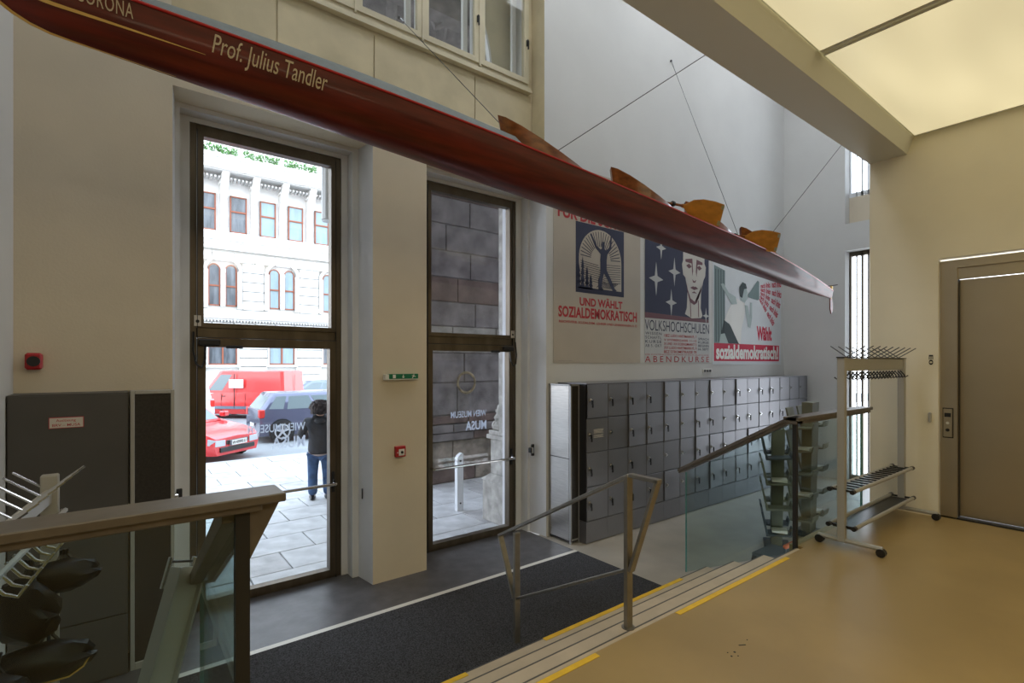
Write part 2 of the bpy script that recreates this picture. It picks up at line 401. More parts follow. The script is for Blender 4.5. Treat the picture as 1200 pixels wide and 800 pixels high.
# left wall, end wall with two windows, ceilings, floors
struct(B('wall_left', 'white', -.93, -.53, 1.7, 5.3, 0, ZC))
XE = 10.3
ew = MB().box(XE, 10.7, 3.56, 5.3, 0, ZC).box(XE, 10.7, 1.9, 2.3, 0, ZC).box(XE, 10.7, 2.3, 3.56, 4.10, 4.58).box(XE, 10.7, 2.3, 3.56, 7.3, ZC)
struct(ew.build('wall_right', 'white'))
struct(MB().box(10.5, 10.7, 2.3, 3.56, 4.58, 5.08).build('wall_right', 'cream'))
def end_window(name, z0, z1, bar=None):
    w_ = sthing(name, (XE+.2, 2.9, z0))
    f = MB().box(XE+.2, XE+.27, 3.345, 3.375, z0, z1).box(XE+.2, XE+.25, 3.25, 3.275, z0, z1).box(XE+.2, XE+.25, 3.53, 3.56, z0, z1).box(XE+.2, XE+.24, 3.44, 3.455, z0, z1).box(XE+.2, XE+.27, 2.42, 2.5, z0, z1).box(XE+.2, XE+.27, 2.5, 3.53, z1-.08, z1).box(XE+.2, XE+.27, 2.5, 3.53, z0, z0+.08)
    f.box(XE+.2, XE+.26, 2.9, 2.97, z0+.08, z1-.08)
    f.build('window_frame', bar or 'jambw', w_, world=True)
    B('pane', 'glassdoor', XE+.23, XE+.235, 2.5, 3.53, z0+.08, z1-.08, w_)
    MB().box(XE+.14, XE+.3, 2.3, 2.42, z0, z1).build('casing', 'jambw', w_, world=True)
end_window('window_2', 5.08, 7.3)
end_window('window_3', 0, 4.10, 'bronze')
struct(B('ceiling', 'white', -.93, 10.7, 2.0, 5.3, ZC, ZC+.2))
# upper room
struct(B('floor', 'terrazzo', -3.4, 6.9, -4.2, 1.885, .35, .55))
struct(MB().box(-3.4, 0.0, 1.885, 1.925, .35, .55).box(4.56, 6.9, 1.885, 2.0, .35, .55).box(-3.4, .33, 1.885, 2.0, .35, .55).build('floor', 'terrazzo'))
struct(B('wall_left', 'upwall', -3.6, -3.4, -4.2, 2.0, .35, 4.6))
struct(B('wall_left', 'upwall', -3.4, -.93, 1.85, 2.0, .35, 4.6))
struct(B('wall_back', 'cab', -3.4, 6.9, -4.4, -4.2, .35, 4.6))
rw = MB().box(6.52, 6.9, 1.425, 2.015, 0, 4.6).box(6.52, 6.9, .1, 1.425, 3.14, 4.6).box(6.52, 6.9, -4.2, .1, .35, 4.6)
struct(rw.build('wall_right', 'upwall'))
struct(MB().box(6.62, 10.3, 1.9, 2.015, 0, ZC).build('wall_back', 'white'))
# fascia beam along the edge of the upper floor, upper parapet wall over it
bm_ = MB().box(-3.4, 6.6, 1.72, 2.015, 4.275, 4.7).box(-.93, 6.9, 1.9, 2.015, 4.7, ZC)
bm_.hexa([(-3.4,1.68,4.275),(6.52,1.68,4.275),(6.52,1.72,4.275),(-3.4,1.72,4.275),(-3.4,1.62,4.44),(6.52,1.62,4.44),(6.52,1.72,4.44),(-3.4,1.72,4.44)])
struct(bm_.build('trim_5', 'beam'))
struct(B('ceiling', 'beam', -3.4, 6.9, -4.2, 1.72, 4.55, 4.7))
# luminous ceiling panels
xs = [-3.36, -.36, 1.90, 4.195, 6.50]
for i in range(4):
    for j, (ya, yb) in enumerate(((-4.1, -1.3), (-1.26, 1.60))):
        p = thing('glowing_ceiling_panel', ['far left', 'second', 'third', 'rightmost'][i] + ' backlit cream ceiling panel ' + ('nearest the tall hall' if j else 'at the back of the room') , 'light', ((xs[i]+xs[i+1])/2, (ya+yb)/2, 4.42), 0, 'backlit ceiling panels')
        B('diffuser', 'panel', xs[i]+.05, xs[i+1]-.05, ya, yb, 4.425, 4.435, p)
        B('edge_profile', 'beam', xs[i]+.012, xs[i]+.048, ya, yb, 4.425, 4.45, p); B('edge_profile', 'beam', xs[i+1]-.048, xs[i+1]-.012, ya, yb, 4.425, 4.45, p)
for i in range(4):  # glowing panels added above the view to brighten the hall
    p = thing('glowing_ceiling_panel', ['leftmost', 'second', 'third', 'rightmost'][i] + ' added cool fill panel in the unseen ceiling of the tall hall', 'light', (.9+i*2.5, 3.3, ZC-.02), 0, 'added hall fill panels')
    B('diffuser', 'hallfill', .2+i*2.5, 1.6+i*2.5, 2.8, 3.8, ZC-.03, ZC-.02, p)
    MB().box(.16+i*2.5, 1.64+i*2.5, 2.76, 3.84, ZC-.02, ZC-.001).build('panel_frame', 'white_pl', p, world=True)
# hall floor, dark rubber zone, strip, steps
struct(MB().box(4.06, 10.7, 1.2, WY+.1, -.2, 0).box(-.93, 4.06, 1.2, 4.035, -.2, -.004).box(-.93, .1, 4.0, WY, -.2, -.002).build('floor', 'lowfloor'))
struct(MB().box(-.93, 4.06, 4.09, 5.3, -.2, .001).build('floor', 'slate'))
tag(B('threshold_strip', 'strip', -.5, 4.06, 4.035, 4.09, -.02, .006), 'pale metal strip along the dark entrance floor, beside the black mat', 'strip')
tag(B('entrance_mat', 'mat', -.3, 4.05, 2.77, 4.03, -.002, .012, bevel=.004), 'black ribbed entrance mat in front of the steps and doors', 'mat')
SX0, SX1 = .33, 4.5
st = sthing('floor', (2.4, 2.3, 0))
st.name = 'floor'
for i in range(4):
    zt = .55 - i*.1375; y0 = 1.885 if i == 0 else 1.925 + (i-1)*.273; y1 = 1.925 + i*.273
    o = B('step', 'step', SX0, SX1, y0 - (.0 if i == 0 else .03), y1, zt-.1375, zt, st, bevel=.004)
    B('nosing_groove', 'stepline', SX0+.005, SX1-.005, y1-.0125, y1-.003, zt-.004, zt+.0012, st)
def tape(x0, x1, y0, y1, z, lab):
    tag(B('safety_tape', 'yellow', x0, x1, y0, y1, z, z+.0025), lab, 'tape')
tape(2.74, 4.22, 1.845, 1.885-.004, .55, 'yellow tape strip on the top landing edge, right of the middle handrail')
tape(1.30, 2.02, 1.845, 1.885-.004, .55, 'yellow tape strip on the top landing edge, left of the middle handrail')
tape(2.40, 4.06, 2.70, 2.738, .1375, 'long yellow tape strip on the lowest step beside the mat corner, behind the handrail')
tape(.95, 1.75, 2.70, 2.738, .1375, 'yellow tape strip on the lowest step at the bottom edge of the picture')
sm = MB()
for a_, b_, r_ in ((2.57,1.42,.006),(2.60,1.40,.004),(2.585,1.45,.004),(2.62,1.43,.007),(2.79,1.45,.004)): sm.lathe([(r_,0),(r_*.7,.0025)], (a_, b_, .55), 7)
sm.bar((2.70,1.45,.551),(2.735,1.43,.551),.006,.002)
o = tag(sm.build('floor_specks', 'black'), 'few tiny dark specks of dirt on the upper floor near the top step', 'dirt'); o['kind'] = 'stuff'
# ================================================================== ENTRANCE DOORS
def door(n, x0, x1, hinge, g):
    d = sthing('door_%d' % n, ((x0+x1)/2, 5.1, 0)); y0, y1 = 5.03, 5.12; zt = 4.118
    def fr(name, *b): return MB().box(*b).build(name, 'bronze', d, .004, world=True)
    fr('frame_jamb', x0, x0+.05, y0, y1, 0, zt); fr('frame_jamb', x1-.05, x1, y0, y1, 0, zt)
    fr('frame_head', x0+.05, x1-.05, y0, y1, zt-.05, zt); fr('threshold', x0+.05, x1-.05, y0, y1, 0, .025)
    fr('transom', x0+.05, x1-.05, y0, y1, 2.315, 2.40)
    # fixed upper light
    f = MB().box(x0+.055, x0+.10, y0-.015, y1-.02, 2.40, zt-.05).box(x1-.10, x1-.055, y0-.015, y1-.02, 2.40, zt-.05).box(x0+.1, x1-.1, y0-.015, y1-.02, 2.40, 2.44).box(x0+.1, x1-.1, y0-.015, y1-.02, zt-.1, zt-.05)
    lt = f.build('upper_light', 'bronze', d, world=True)
    B('pane', g, x0+.1, x1-.1, 5.07, 5.078, 2.44, zt-.1, lt)
    # leaf
    f = MB().box(x0+.055, x0+.115, y0-.02, y1-.02, .03, 2.31).box(x1-.115, x1-.055, y0-.02, y1-.02, .03, 2.31).box(x0+.115, x1-.115, y0-.02, y1-.02, 2.235, 2.31).box(x0+.115, x1-.115, y0-.02, y1-.02, .03, .085)
    lf = f.build('door_leaf', 'bronze', d, world=True)
    B('pane', g, x0+.115, x1-.115, 5.065, 5.075, .085, 2.235, lf)
    MB().box(x0+.052, x0+.056, y0-.022, y0, 0, zt-.05).box(x1-.056, x1-.052, y0-.022, y0, 0, zt-.05).box(x0+.05, x1-.05, y0-.022, y0, 2.311, 2.318).box(x0-.006, x0, y0-.004, y1, 0, zt).box(x1, x1+.006, y0-.004, y1, 0, zt).box(x0, x1, y0-.004, y1, zt, zt+.005).build('gasket', 'darkb', d, world=True)
    xa, xb = x0+.09, x1-.085
    MB().tube([(xa, y0-.10, .93), (xb, y0-.10, .93)], .015, 10).tube([(xa, y0-.10, .93), (xa, y0-.02, .93)], .015).tube([(xb, y0-.1, .93), (xb, y0-.02, .93)], .015).build('push_bar', 'chrome', d, world=True)
    MB().box(x1-.10, x1-.07, y0-.035, y0-.02, .84, 1.04).box(x1-.094, x1-.076, y0-.07, y0-.03, .90, .97).build('lock_case', 'darkb', d, .004, world=True)
    hx = x0+.06 if hinge < 0 else x1-.06; s = -hinge
    MB().box(*sorted((hx, hx+s*.16)), y0-.06, y0-.02, 2.245, 2.30).box(*sorted((hx+s*.2, hx+s*.34)), y0-.045, y0-.02, 2.225, 2.25).build('door_closer', 'black', d, .01, world=True)
    pts = [(hx-s*.035, y0-.03, 2.36), (hx-s*.04, y0-.05, 2.2), (hx-s*.02, y0-.06, 2.09), (hx+s*.02, y0-.06, 2.06), (hx+s*.045, y0-.05, 2.12), (hx+s*.05, y0-.03, 2.25)]
    MB().tube(pts, .009, 6).build('loop_cable', 'black', d, world=True)
    MB().box(*sorted((hx-s*.03, hx+s*.02)), y0-.018, y0-.013, 2.41, 2.50).build('sticker', 'label', d, world=True)
    MB().tube([(hx-s*.005, y0-.018, 2.45), (hx-s*.005, y0-.0195, 2.45)], .014, 12).build('sticker_mark', 'darkb', d, world=True)
    # mirrored lettering on the outside of the pane, read backwards from here
    cx = (x0+x1)/2 + (.03 if n == 1 else -.04)
    text('WIEN MUSEUM', 'lettering', 'glasslet', lf, lambda u, v: (cx+.28-.50*u, 5.079, 1.46+.075*v), bold=.01)
    text('MUSA', 'lettering', 'glasslet', lf, lambda u, v: (cx+.28-.30*u, 5.079, 1.30+.11*v), bold=.025)
    return d
door(1, .486, 1.758, -1, 'glassdoor')
door(2, 2.66, 3.955, 1, 'glassdirty')
def holder(x, y, z, lab):
    t = thing('door_holder', lab, 'door holder', (x, y, z))
    MB().box(-.02, .02, -.012, .012, -.07, .07).build('back_plate', 'darkb', t, .004)
    MB().box(-.035, -.005, -.03, .03, -.035, .035).build('magnet', 'chrome', t, .006)
    MB().box(-.05, -.035, -.024, .024, -.03, .03).build('magnet_face', 'black', t, .003)
holder(4.045, 4.80, 1.03, 'small black and chrome door holder on the white reveal right of the second door')
holder(.40, 4.87, 1.02, 'small black and chrome door holder on the white reveal left of the first door')
tag(B('wall_slot', 'black', 1.884, 1.892, 4.80, 4.815, .78, .88), 'narrow black slot on the white reveal between the two doors', 'wall fitting')

# ================================================================== WALL THINGS
t = thing('exit_sign', 'small green emergency exit sign on the pier between the doors', 'sign', (2.2, WY, 1.98))
MB().box(2.02, 2.06, WY-.05, WY, 1.94, 1.99).box(2.02, 2.37, WY-.045, WY, 1.935, 1.945).build('housing', 'white_pl', t, .003, world=True)
B('sign_plate', 'signgreen', 2.06, 2.37, WY-.045, WY, 1.945, 1.992, t)
y = WY-.047
MB().box(2.10, 2.13, y, y+.001, 1.952, 1.986).build('door_symbol', 'white_pl', t, world=True)
MB().box(2.205, 2.213, y, y+.001, 1.962, 1.986).xz([(2.193, 1.966), (2.225, 1.966), (2.209, 1.951)], y, y+.001).build('arrow_symbol', 'white_pl', t, world=True)
MB().xz([(2.30,1.95),(2.308,1.95),(2.325,1.968),(2.335,1.962),(2.345,1.966),(2.335,1.970),(2.322,1.980),(2.30,1.976),(2.30,1.972),(2.314,1.972)], y, y+.001).xz([(2.318,1.983),(2.326,1.983),(2.326,1.99),(2.318,1.99)], y, y+.001).build('runner_symbol', 'white_pl', t, world=True)
t = thing('fire_alarm_box', 'red fire alarm call box with white square on the pier between the doors', 'fire alarm', (2.18, WY, 1.24))
MB().box(2.135, 2.24, WY-.04, WY, 1.185, 1.29).build('case', 'redpl', t, .005, world=True)
B('window_plate', 'white_pl', 2.165, 2.225, WY-.043, WY-.038, 1.20, 1.262, t)
MB().tube([(2.197, WY-.043, 1.231), (2.197, WY-.05, 1.231)], .013, 12).build('button', 'black', t, world=True)
MB().box(2.147, 2.157, WY-.042, WY-.039, 1.225, 1.235).build('lamp', 'white_pl', t, world=True)
t = thing('alarm_sounder', 'red alarm sounder on the cream wall above the grey cabinet', 'alarm', (-.42, WY, 2.12))
MB().box(-.47, -.385, WY-.07, WY, 2.055, 2.165).build('case', 'redpl', t, .012, world=True)
MB().tube([(-.427, WY-.07, 2.11), (-.427, WY-.08, 2.11)], .034, 14).build('grille', 'darkb', t, world=True)
t = thing('wall_socket', 'small white cable socket on the wall above the grey lockers', 'socket', (7.6, WY, 1.98))
MB().box(7.46, 7.72, WY-.02, WY, 1.94, 2.0).build('plate', 'white_pl', t, .003, world=True)
for k in range(3): MB().box(7.49+k*.075, 7.53+k*.075, WY-.03, WY-.02, 1.95, 1.99).build('jack', 'darkb', t, world=True)
# tall grey cabinets at the left
t = thing('control_cabinet', 'tall grey metal cabinet with a red and white sign, in the left corner', 'cabinet', (-.22, 4.46, 0))
B('body', 'cab', -.525, .065, 4.33, WY, 0, 1.90, t)
B('door', 'cab', -.520, .058, 4.312, 4.33, .42, 1.892, t); B('kick_panel', 'cab', -.520, .058, 4.312, 4.33, .02, .41, t)
s = B('sign_plate', 'redp', -.335, -.165, 4.308, 4.312, 1.685, 1.755, t); s['label'] = 'small sign with red border'
B('sign_face', 'label', -.331, -.169, 4.306, 4.308, 1.689, 1.751, s)
wall_text('Auslösung', 'redp', s, -.30, -.205, 1.722, 1.743, 4.3055, bold=.01); wall_text('BRV – MUSA', 'redp', s, -.318, -.182, 1.697, 1.714, 4.3055, bold=.01)
t = thing('display_cabinet', 'narrow cabinet with dark front and aluminium edges, left of the first door', 'cabinet', (.19, 4.48, 0))
B('body', 'cab', .075, .325, 4.36, WY, 0, 1.90, t)
MB().box(.075, .10, 4.335, 4.36, 0, 1.91).box(.305, .328, 4.335, 4.36, 0, 1.91).box(.10, .305, 4.335, 4.36, 1.885, 1.91).box(.10, .305, 4.335, 4.36, 0, .05).build('edge_frame', 'pale_alu', t, .003, world=True)
B('front_panel', 'cabdark', .10, .305, 4.345, 4.36, .05, 1.885, t)
# steel cabinet and lockers
t = thing('steel_cabinet', 'stainless steel cabinet with a polished end panel at the left end of the lockers', 'cabinet', (4.2, 4.4, 0))
B('body', 'lockbody', 4.155, 4.285, 4.245, WY, .02, 1.845, t)
for z0, z1 in ((.04, .98), (.99, 1.83)): B('end_panel', 'steel', 4.146, 4.155, 4.27, 4.60, z0, z1, t)
MB().box(4.142, 4.16, 4.235, 4.26, 0, 1.85).box(4.142, 4.16, 4.60, WY, 0, 1.85).box(4.142, 4.285, 4.235, 4.25, 1.83, 1.85).box(4.27, 4.285, 4.235, 4.25, 0, 1.85).box(4.142, 4.285, 4.235, 4.25, .04, .055).box(4.142, 4.16, 4.24, WY, 1.835, 1.85).build('edge_frame', 'alu', t, world=True)
B('front_panel', 'cabdark', 4.16, 4.27, 4.242, 4.248, .06, 1.83, t)
LW = .365; LX = 4.29; LY = 4.13
LS = [1, .397, .397]
words_n = ['first','second','third','fourth','fifth','sixth','seventh','eighth','ninth','tenth','eleventh','twelfth','thirteenth','fourteenth','fifteenth','sixteenth']
door_me = MB().box(-LW+.006, 0, -.009, .009, .004, .393).build('tmp', 'locker', None, .003); dm = door_me.data; bpy.data.objects.remove(door_me)
lock_b = MB().box(.02, .05, -.018, -.009, .19, .235).tube([(.035, -.018, .215), (.035, -.034, .215)], .012, 8).build('tmp', 'chrome'); lm = lock_b.data; bpy.data.objects.remove(lock_b)
key_b = MB().box(.028, .042, -.05, -.034, .165, .215).box(.032, .05, -.046, -.036, .13, .17).build('tmp', 'black'); km = key_b.data; bpy.data.objects.remove(key_b)
random.seed(11)
for c in range(16):
    x = LX + c*LW
    t = thing('locker_column', words_n[c] + ' column of the grey locker row, counted from the steel cabinet', 'lockers', (x, LY, 0), 0, 'columns of the locker row')
    MB().box(0, LW-.002, .012, .48, .262, 1.85).build('body', 'lockbody', t)
    MB().box(0, LW-.002, .0, .48, .01, .256).build('plinth', 'locker', t)
    MB().box(-.002, LW-.002, -.01, .48, 1.85, 1.862).build('top', 'locker', t)
    for r in range(4):
        z = .262 + r*.397
        dr = child('locker_door', dm, t, (LW-.003, 0, z))
        if random.random() < .4 and not (c == 0 and r == 2): dr.rotation_euler = (0, 0, math.radians(random.choice((1.2, 1.8, 2.6))))
        child('lock', lm, dr, (-LW+.01, 0, 0))
        if random.random() < .7: child('key', km, dr, (-LW+.01, 0, 0))
        if c == 0 and r == 2:
            nt_ = MB()
            for k, (ww, zz) in enumerate(((.17,.26),(.165,.247),(.15,.234),(.17,.221),(.165,.195),(.155,.182),(.17,.169))):
                nt_.box(-.25, -.25+ww, -.0105, -.0098, zz, zz+.006)
            nt_.build('printed_notice', 'label', dr)
# ---------------- posters (flat sheets, at their real size)
def sheet(name, lab, x0, x1, z0, z1, m):
    t = thing(name, lab, 'poster', ((x0+x1)/2, WY-.003, z0)); B('paper', m, x0, x1, WY-.006, WY-.002, z0, z1, t); return t
Y1, Y2, Y3, Y4 = WY-.0075, WY-.009, WY-.0105, WY-.012
def flat(name, m, t, pts, y): return MB().xz(pts, y, y+.0012).build(name, m, t, world=True)
def line(mb, a, b, w_, y):
    dx, dz = b[0]-a[0], b[1]-a[1]; L = math.hypot(dx, dz); nx, nz = -dz/L*w_/2, dx/L*w_/2
    mb.xz([(a[0]+nx, a[1]+nz), (b[0]+nx, b[1]+nz), (b[0]-nx, b[1]-nz), (a[0]-nx, a[1]-nz)], y, y+.001)
def star(cx, cz, r, rz=None):
    rz = rz or r*1.45; p = []
    for k in range(8):
        q = 1 if k % 2 == 0 else .26; a = k*PI/4 + PI/2
        p.append((cx+math.cos(a)*r*q, cz+math.sin(a)*rz*q))
    return p
# poster 1
t = sheet('poster', 'beige poster with a dark woodcut of a man with raised arms and red lettering', 4.22, 5.887, 2.1, 4.58, 'paper1')
px0, px1, pz0, pz1 = 4.60, 5.53, 3.0, 3.90
flat('artwork', 'navy', t, [(px0, pz0), (px1, pz0), (px1, pz1), (px0, pz1)], Y1)
ax, az, ar = (px0+px1)/2, 3.44, .41
sun = [(ax+ar*math.cos(PI*i/24), az+ar*math.sin(PI*i/24)) for i in range(25)]
flat('artwork', 'paper1', t, [(ax-ar, 3.06), (ax+ar, 3.06)] + sun, Y2)
rays = MB(); fx, fz = ax, 3.46
for i in range(23):
    a = PI*(i+.5)/23; line(rays, (fx+.19*math.cos(a), fz+.17*math.sin(a)), (fx+.385*math.cos(a), fz+.37*math.sin(a)), .011, Y3)
for k in range(9): line(rays, (ax-.38, 3.41-k*.028), (ax-.05+.02*k, 3.38-k*.03), .007, Y3); line(rays, (ax+.06, 3.40-k*.03), (ax+.39, 3.42-k*.03), .007, Y3)
for k in range(10): line(rays, (ax-.08+.03*k, 3.09), (ax+.02+.035*k, 3.17), .009, Y3)
rays.build('artwork', 'navy', t, world=True)
man = MB(); mx, mz = ax+.04, 3.21
body = [(-.055,.14),(-.06,.28),(-.05,.36),(-.16,.44),(-.27,.62),(-.245,.64),(-.13,.47),(-.05,.43),(-.025,.45),(-.035,.50),(-.02,.55),(.02,.55),(.035,.50),(.025,.45),(.06,.43),(.13,.48),(.165,.68),(.19,.68),(.175,.47),(.09,.37),(.075,.28),(.075,.14),(.16,.02),(.25,-.12),(.30,-.15),(.21,-.165),(.11,-.02),(.02,.09),(-.01,.0),(-.03,-.12),(.02,-.165),(-.10,-.165),(-.10,-.02),(-.06,.06)]
man.xz([(mx+a*.92, mz+b*.9) for a, b in body], Y4, Y4+.001)
for k, (tx, h) in enumerate(((px0+.05, .33), (px0+.12, .42), (px0+.20, .30), (px0+.27, .20))):
    for q in range(4): man.xz([(tx-.05+.008*q, 3.05+h*q/4.6), (tx+.05-.008*q, 3.05+h*q/4.6), (tx, 3.05+h*(q+1.6)/4.6)], Y4, Y4+.001)
man.box(px0+.04, px1-.04, Y4, Y4+.001, 3.03, 3.07)
man.build('artwork', 'navy', t, world=True)
wall_text('FÜR DIE SCHULE', 'redp', t, 4.29, 5.70, 3.905, 4.09, Y1, bold=.035)
wall_text('UND WÄHLT', 'redp', t, 4.67, 5.50, 2.83, 2.96, Y1, bold=.035)
wall_text('SOZIALDEMOKRATISCH', 'redp', t, 4.30, 5.81, 2.67, 2.81, Y1, bold=.035, space=1.03)
wall_text('REICHSVERB. SOZIALDEM. LEHRER UND LEHRERINNEN D Ö', 'redp', t, 4.31, 5.81, 2.60, 2.637, Y1, bold=.02)
wall_text('DRUCK VORWÄRTS WIEN IX', 'navy', t, 4.30, 4.55, 2.12, 2.128, Y1)
# poster 2
t = sheet('poster', 'tall poster with white stars and a pale face on dark blue', 5.984, 7.665, 2.1, 4.22, 'paper2')
flat('artwork', 'navy', t, [(5.99, 2.75), (7.64, 2.75), (7.64, 4.20), (5.99, 4.20)], Y1)
flat('artwork', 'maroon', t, [(5.99, 2.75), (7.64, 2.75), (7.64, 2.80), (5.99, 2.83)], Y1-.0006)
for cx, cz, r in ((6.25, 3.33, .17), (6.70, 3.48, .15), (6.62, 3.01, .14), (6.37, 3.80, .12), (7.62-.06, 2.86, .09)):
    flat('artwork', 'paper2', t, star(cx, cz, r), Y2)
hd = [(-.30,.95),(-.30,.45),(-.33,.38),(-.30,.22),(-.24,.18),(-.18,-.02),(-.20,-.30),(-.25,-.40),(-.06,-.46),(.20,-.44),(.24,-.40),(.19,-.28),(.20,-.02),(.27,.18),(.32,.25),(.34,.40),(.30,.46),(.30,.95)]
hx, hz = 7.22, 3.25
def H(p): return (hx+p[0]*.98, hz+p[1]*.98)
flat('artwork', 'skinp', t, [H(p) for p in hd], Y2)
fl = MB()
def F(pts): fl.xz([H(p) for p in pts], Y3, Y3+.001)
F([(-.24,.47),(-.05,.50),(-.03,.30),(-.05,.22),(-.07,.42),(-.24,.43)]); F([(.24,.47),(.07,.50),(.05,.30),(.07,.22),(.10,.42),(.24,.43)])
F([(-.22,.37),(-.14,.41),(-.07,.37),(-.14,.33)]); F([(.08,.37),(.15,.41),(.22,.37),(.15,.33)])
F([(-.05,.17),(.0,.14),(.06,.17),(.03,.12),(-.03,.12)]); F([(-.11,.03),(-.03,.06),(.0,.05),(.04,.06),(.12,.03),(.0,.0)]); F([(-.07,-.05),(.08,-.05),(.0,-.02)])
F([(-.21,.10),(-.18,.0),(-.10,-.14),(.02,-.19),(.12,-.14),(.20,.0),(.23,.10),(.17,-.04),(.08,-.20),(.0,-.24),(-.12,-.2),(-.19,-.03)])
F([(-.12,-.17),(-.10,-.44),(-.08,-.44),(-.10,-.18)]); F([(.11,-.17),(.12,-.43),(.14,-.43),(.13,-.15)])
fl.build('artwork', 'maroon', t, world=True)
wall_text('VOLKSHOCHSCHULEN', 'navy', t, 5.99, 7.65, 2.57, 2.725, Y1, bold=.0)
wall_text('WISSEN\nSCHAFTL\nKURSE\nAB 5. OKT', 'navy', t, 6.0, 6.38, 2.33, 2.55, Y1, bold=.005, space=1.25)
wall_text('I BEZ LUDO HARTMANN PL 7\nV STÖBERGASSE 11–15\nX UND XX KOENGMARKT 5\nXVI LUDO HARTMANN PL 9\nBEZ STROMSTRASSE 78', 'redp', t, 6.44, 7.29, 2.245, 2.53, Y1, bold=.01)
wall_text('SPRACH\nKURSE\nBEGINN\n16. SEPT', 'navy', t, 7.34, 7.64, 2.30, 2.50, Y1, bold=.005)
wall_text('DIE KOSTENLOSEN FÜHRER DURCH ALLE KURSE', 'redp', t, 6.0, 7.64, 2.215, 2.235, Y1)
wall_text('ABENDKURSE', 'redp', t, 5.99, 7.65, 2.11, 2.20, Y1, space=1.5)
# poster 3
t = sheet('poster', 'white poster of a woman shouting through a megaphone above a red lettering band', 7.76, 10.17, 2.07, 3.98, 'paper3')
flat('artwork', 'crimson', t, [(7.80, 2.13), (10.08, 2.13), (10.08, 2.43), (7.80, 2.43)], Y1)
wall_text('sozialdemokratisch!', 'white_pl', t, 7.86, 10.04, 2.16, 2.42, Y2, bold=.04)
wall_text('Wählt', 'crimson', t, 9.22, 9.79, 2.51, 2.77, Y1, bold=.045)
flat('artwork', 'tealp', t, [(7.80, 2.43), (8.14, 2.43), (8.14, 3.66), (7.80, 3.72)], Y1)
g = MB()
for k in range(4): line(g, (7.86+k*.08, 2.45), (7.85+k*.08, 3.66), .018, Y2)
g.xz([(8.02,2.62),(8.11,2.82),(8.28,2.76),(8.48,2.58),(8.60,2.431),(8.02,2.431)], Y2, Y2+.001)
g.build('artwork', 'tealdark', t, world=True)
def art(m_, pts, y_): MB().xz(pts, y_, y_+.001).build('artwork', m_, t, world=True)
art('white_pl', [(8.12,2.82),(8.20,2.95),(8.34,3.12),(8.50,3.22),(8.80,3.15),(8.78,2.95),(8.68,2.7),(8.64,2.44),(8.58,2.44),(8.45,2.58),(8.28,2.77)], Y3)
art('tealmid', [(8.0,3.42),(8.05,3.36),(8.2,3.24),(8.35,3.10),(8.52,3.12),(8.48,3.24),(8.25,3.30),(8.08,3.44)], Y4)
art('tealmid', [(8.78,3.12),(8.90,2.74),(8.98,2.72),(9.04,2.9),(9.04,3.18),(8.98,3.18),(8.96,2.94),(8.88,3.12)], Y4)
art('tealmid', [(7.95,2.431),(8.0,2.58),(8.12,2.60),(8.24,2.431)], Y4)
art('tealmid', [(8.64,3.20),(8.68,3.42),(8.80,3.46),(8.88,3.36),(8.88,3.24),(8.78,3.16)], Y4)
MB().xz([(8.62,3.26),(8.60,3.42),(8.70,3.52),(8.82,3.50),(8.86,3.42),(8.76,3.40),(8.70,3.24)], Y4-.001, Y4-.0002).build('artwork', 'tealdark', t, world=True)
MB().xz([(8.90,3.27),(8.90,3.31),(9.24,3.60),(9.30,3.58),(9.30,3.26),(9.24,3.24)], Y4, Y4+.001).build('artwork', 'tealp', t, world=True)
for k in range(5):
    a = math.radians(12 - 15*k)
    def fn(u, v, a=a, k=k):
        r = .08 + .82*u; h = (.05+.05*u)*(v-.5)*1.5
        return (9.28 + r*math.cos(a) - h*math.sin(a), Y1, 3.50 - .045*k + r*math.sin(a)*.72 + h*math.cos(a))
    text('nach links  nach links', 'lettering', 'crimson', t, fn, bold=.03, shear=.2)

# ================================================================== KAYAK
def KA(x): return Vector((x, 3.02+.05*x, 3.53-.04*x))      # keel line
BOW, STERN = -.47, 9.5
def kb(x):
    tt = (x-BOW)/(STERN-BOW)
    f = min(1, tt/.38) if tt < .38 else min(1, (1-tt)/.45)
    return .012 + .215*(math.sin(f*PI/2)**.8)
def kh(x):
    tt = (x-BOW)/(STERN-BOW)
    return .235 + .05*math.sin(min(1, tt/.3)*PI/2) - .13*max(0, (tt-.68)/.32)**1.4
def krise(x):      # keel lifts at the ends
    r = 0
    if x < BOW+.28: q = (BOW+.28-x)/.28; r += .20*(1-math.sqrt(max(0, 1-q*q)))
    if x > STERN-1.6: q = (x-STERN+1.6)/1.6; r += .03*q*q
    return r
ROLL = math.radians(8)
def kpt(x, lat, up):
    lat2 = lat*math.cos(ROLL) + up*math.sin(ROLL)*-1; up2 = up*math.cos(ROLL) + lat*math.sin(ROLL)
    return KA(x) + Vector((0, lat2, up2))
SEC = [(0,0),(.30,.02),(.58,.08),(.80,.20),(.93,.38),(.99,.60),(1.0,.80),(.97,1.0)]
def sec_at(x, s, side):
    """s 0..1 from keel to gunwale"""
    q = s*(len(SEC)-1); i = min(int(q), len(SEC)-2); f = q-i
    a = SEC[i][0]*(1-f)+SEC[i+1][0]*f; b = SEC[i][1]*(1-f)+SEC[i+1][1]*f
    r = krise(x); h = kh(x)
    return kpt(x, side*a*kb(x), r + b*(h-r))
kx = [BOW + (STERN-BOW)*(1-math.cos(PI*i/70))/2 for i in range(71)]
ky = thing('racing_kayak', 'long varnished red-brown racing kayak hanging across the hall on wires', 'kayak', (4.5, 3.25, 3.35))
hull = MB().loft([[sec_at(x, i/7, -1) for i in range(7, 0, -1)] + [sec_at(x, 0, 1)] + [sec_at(x, i/7, 1) for i in range(1, 8)] for x in kx], close=False)
hull.build('hull', 'hull', ky, smooth=True, world=True)
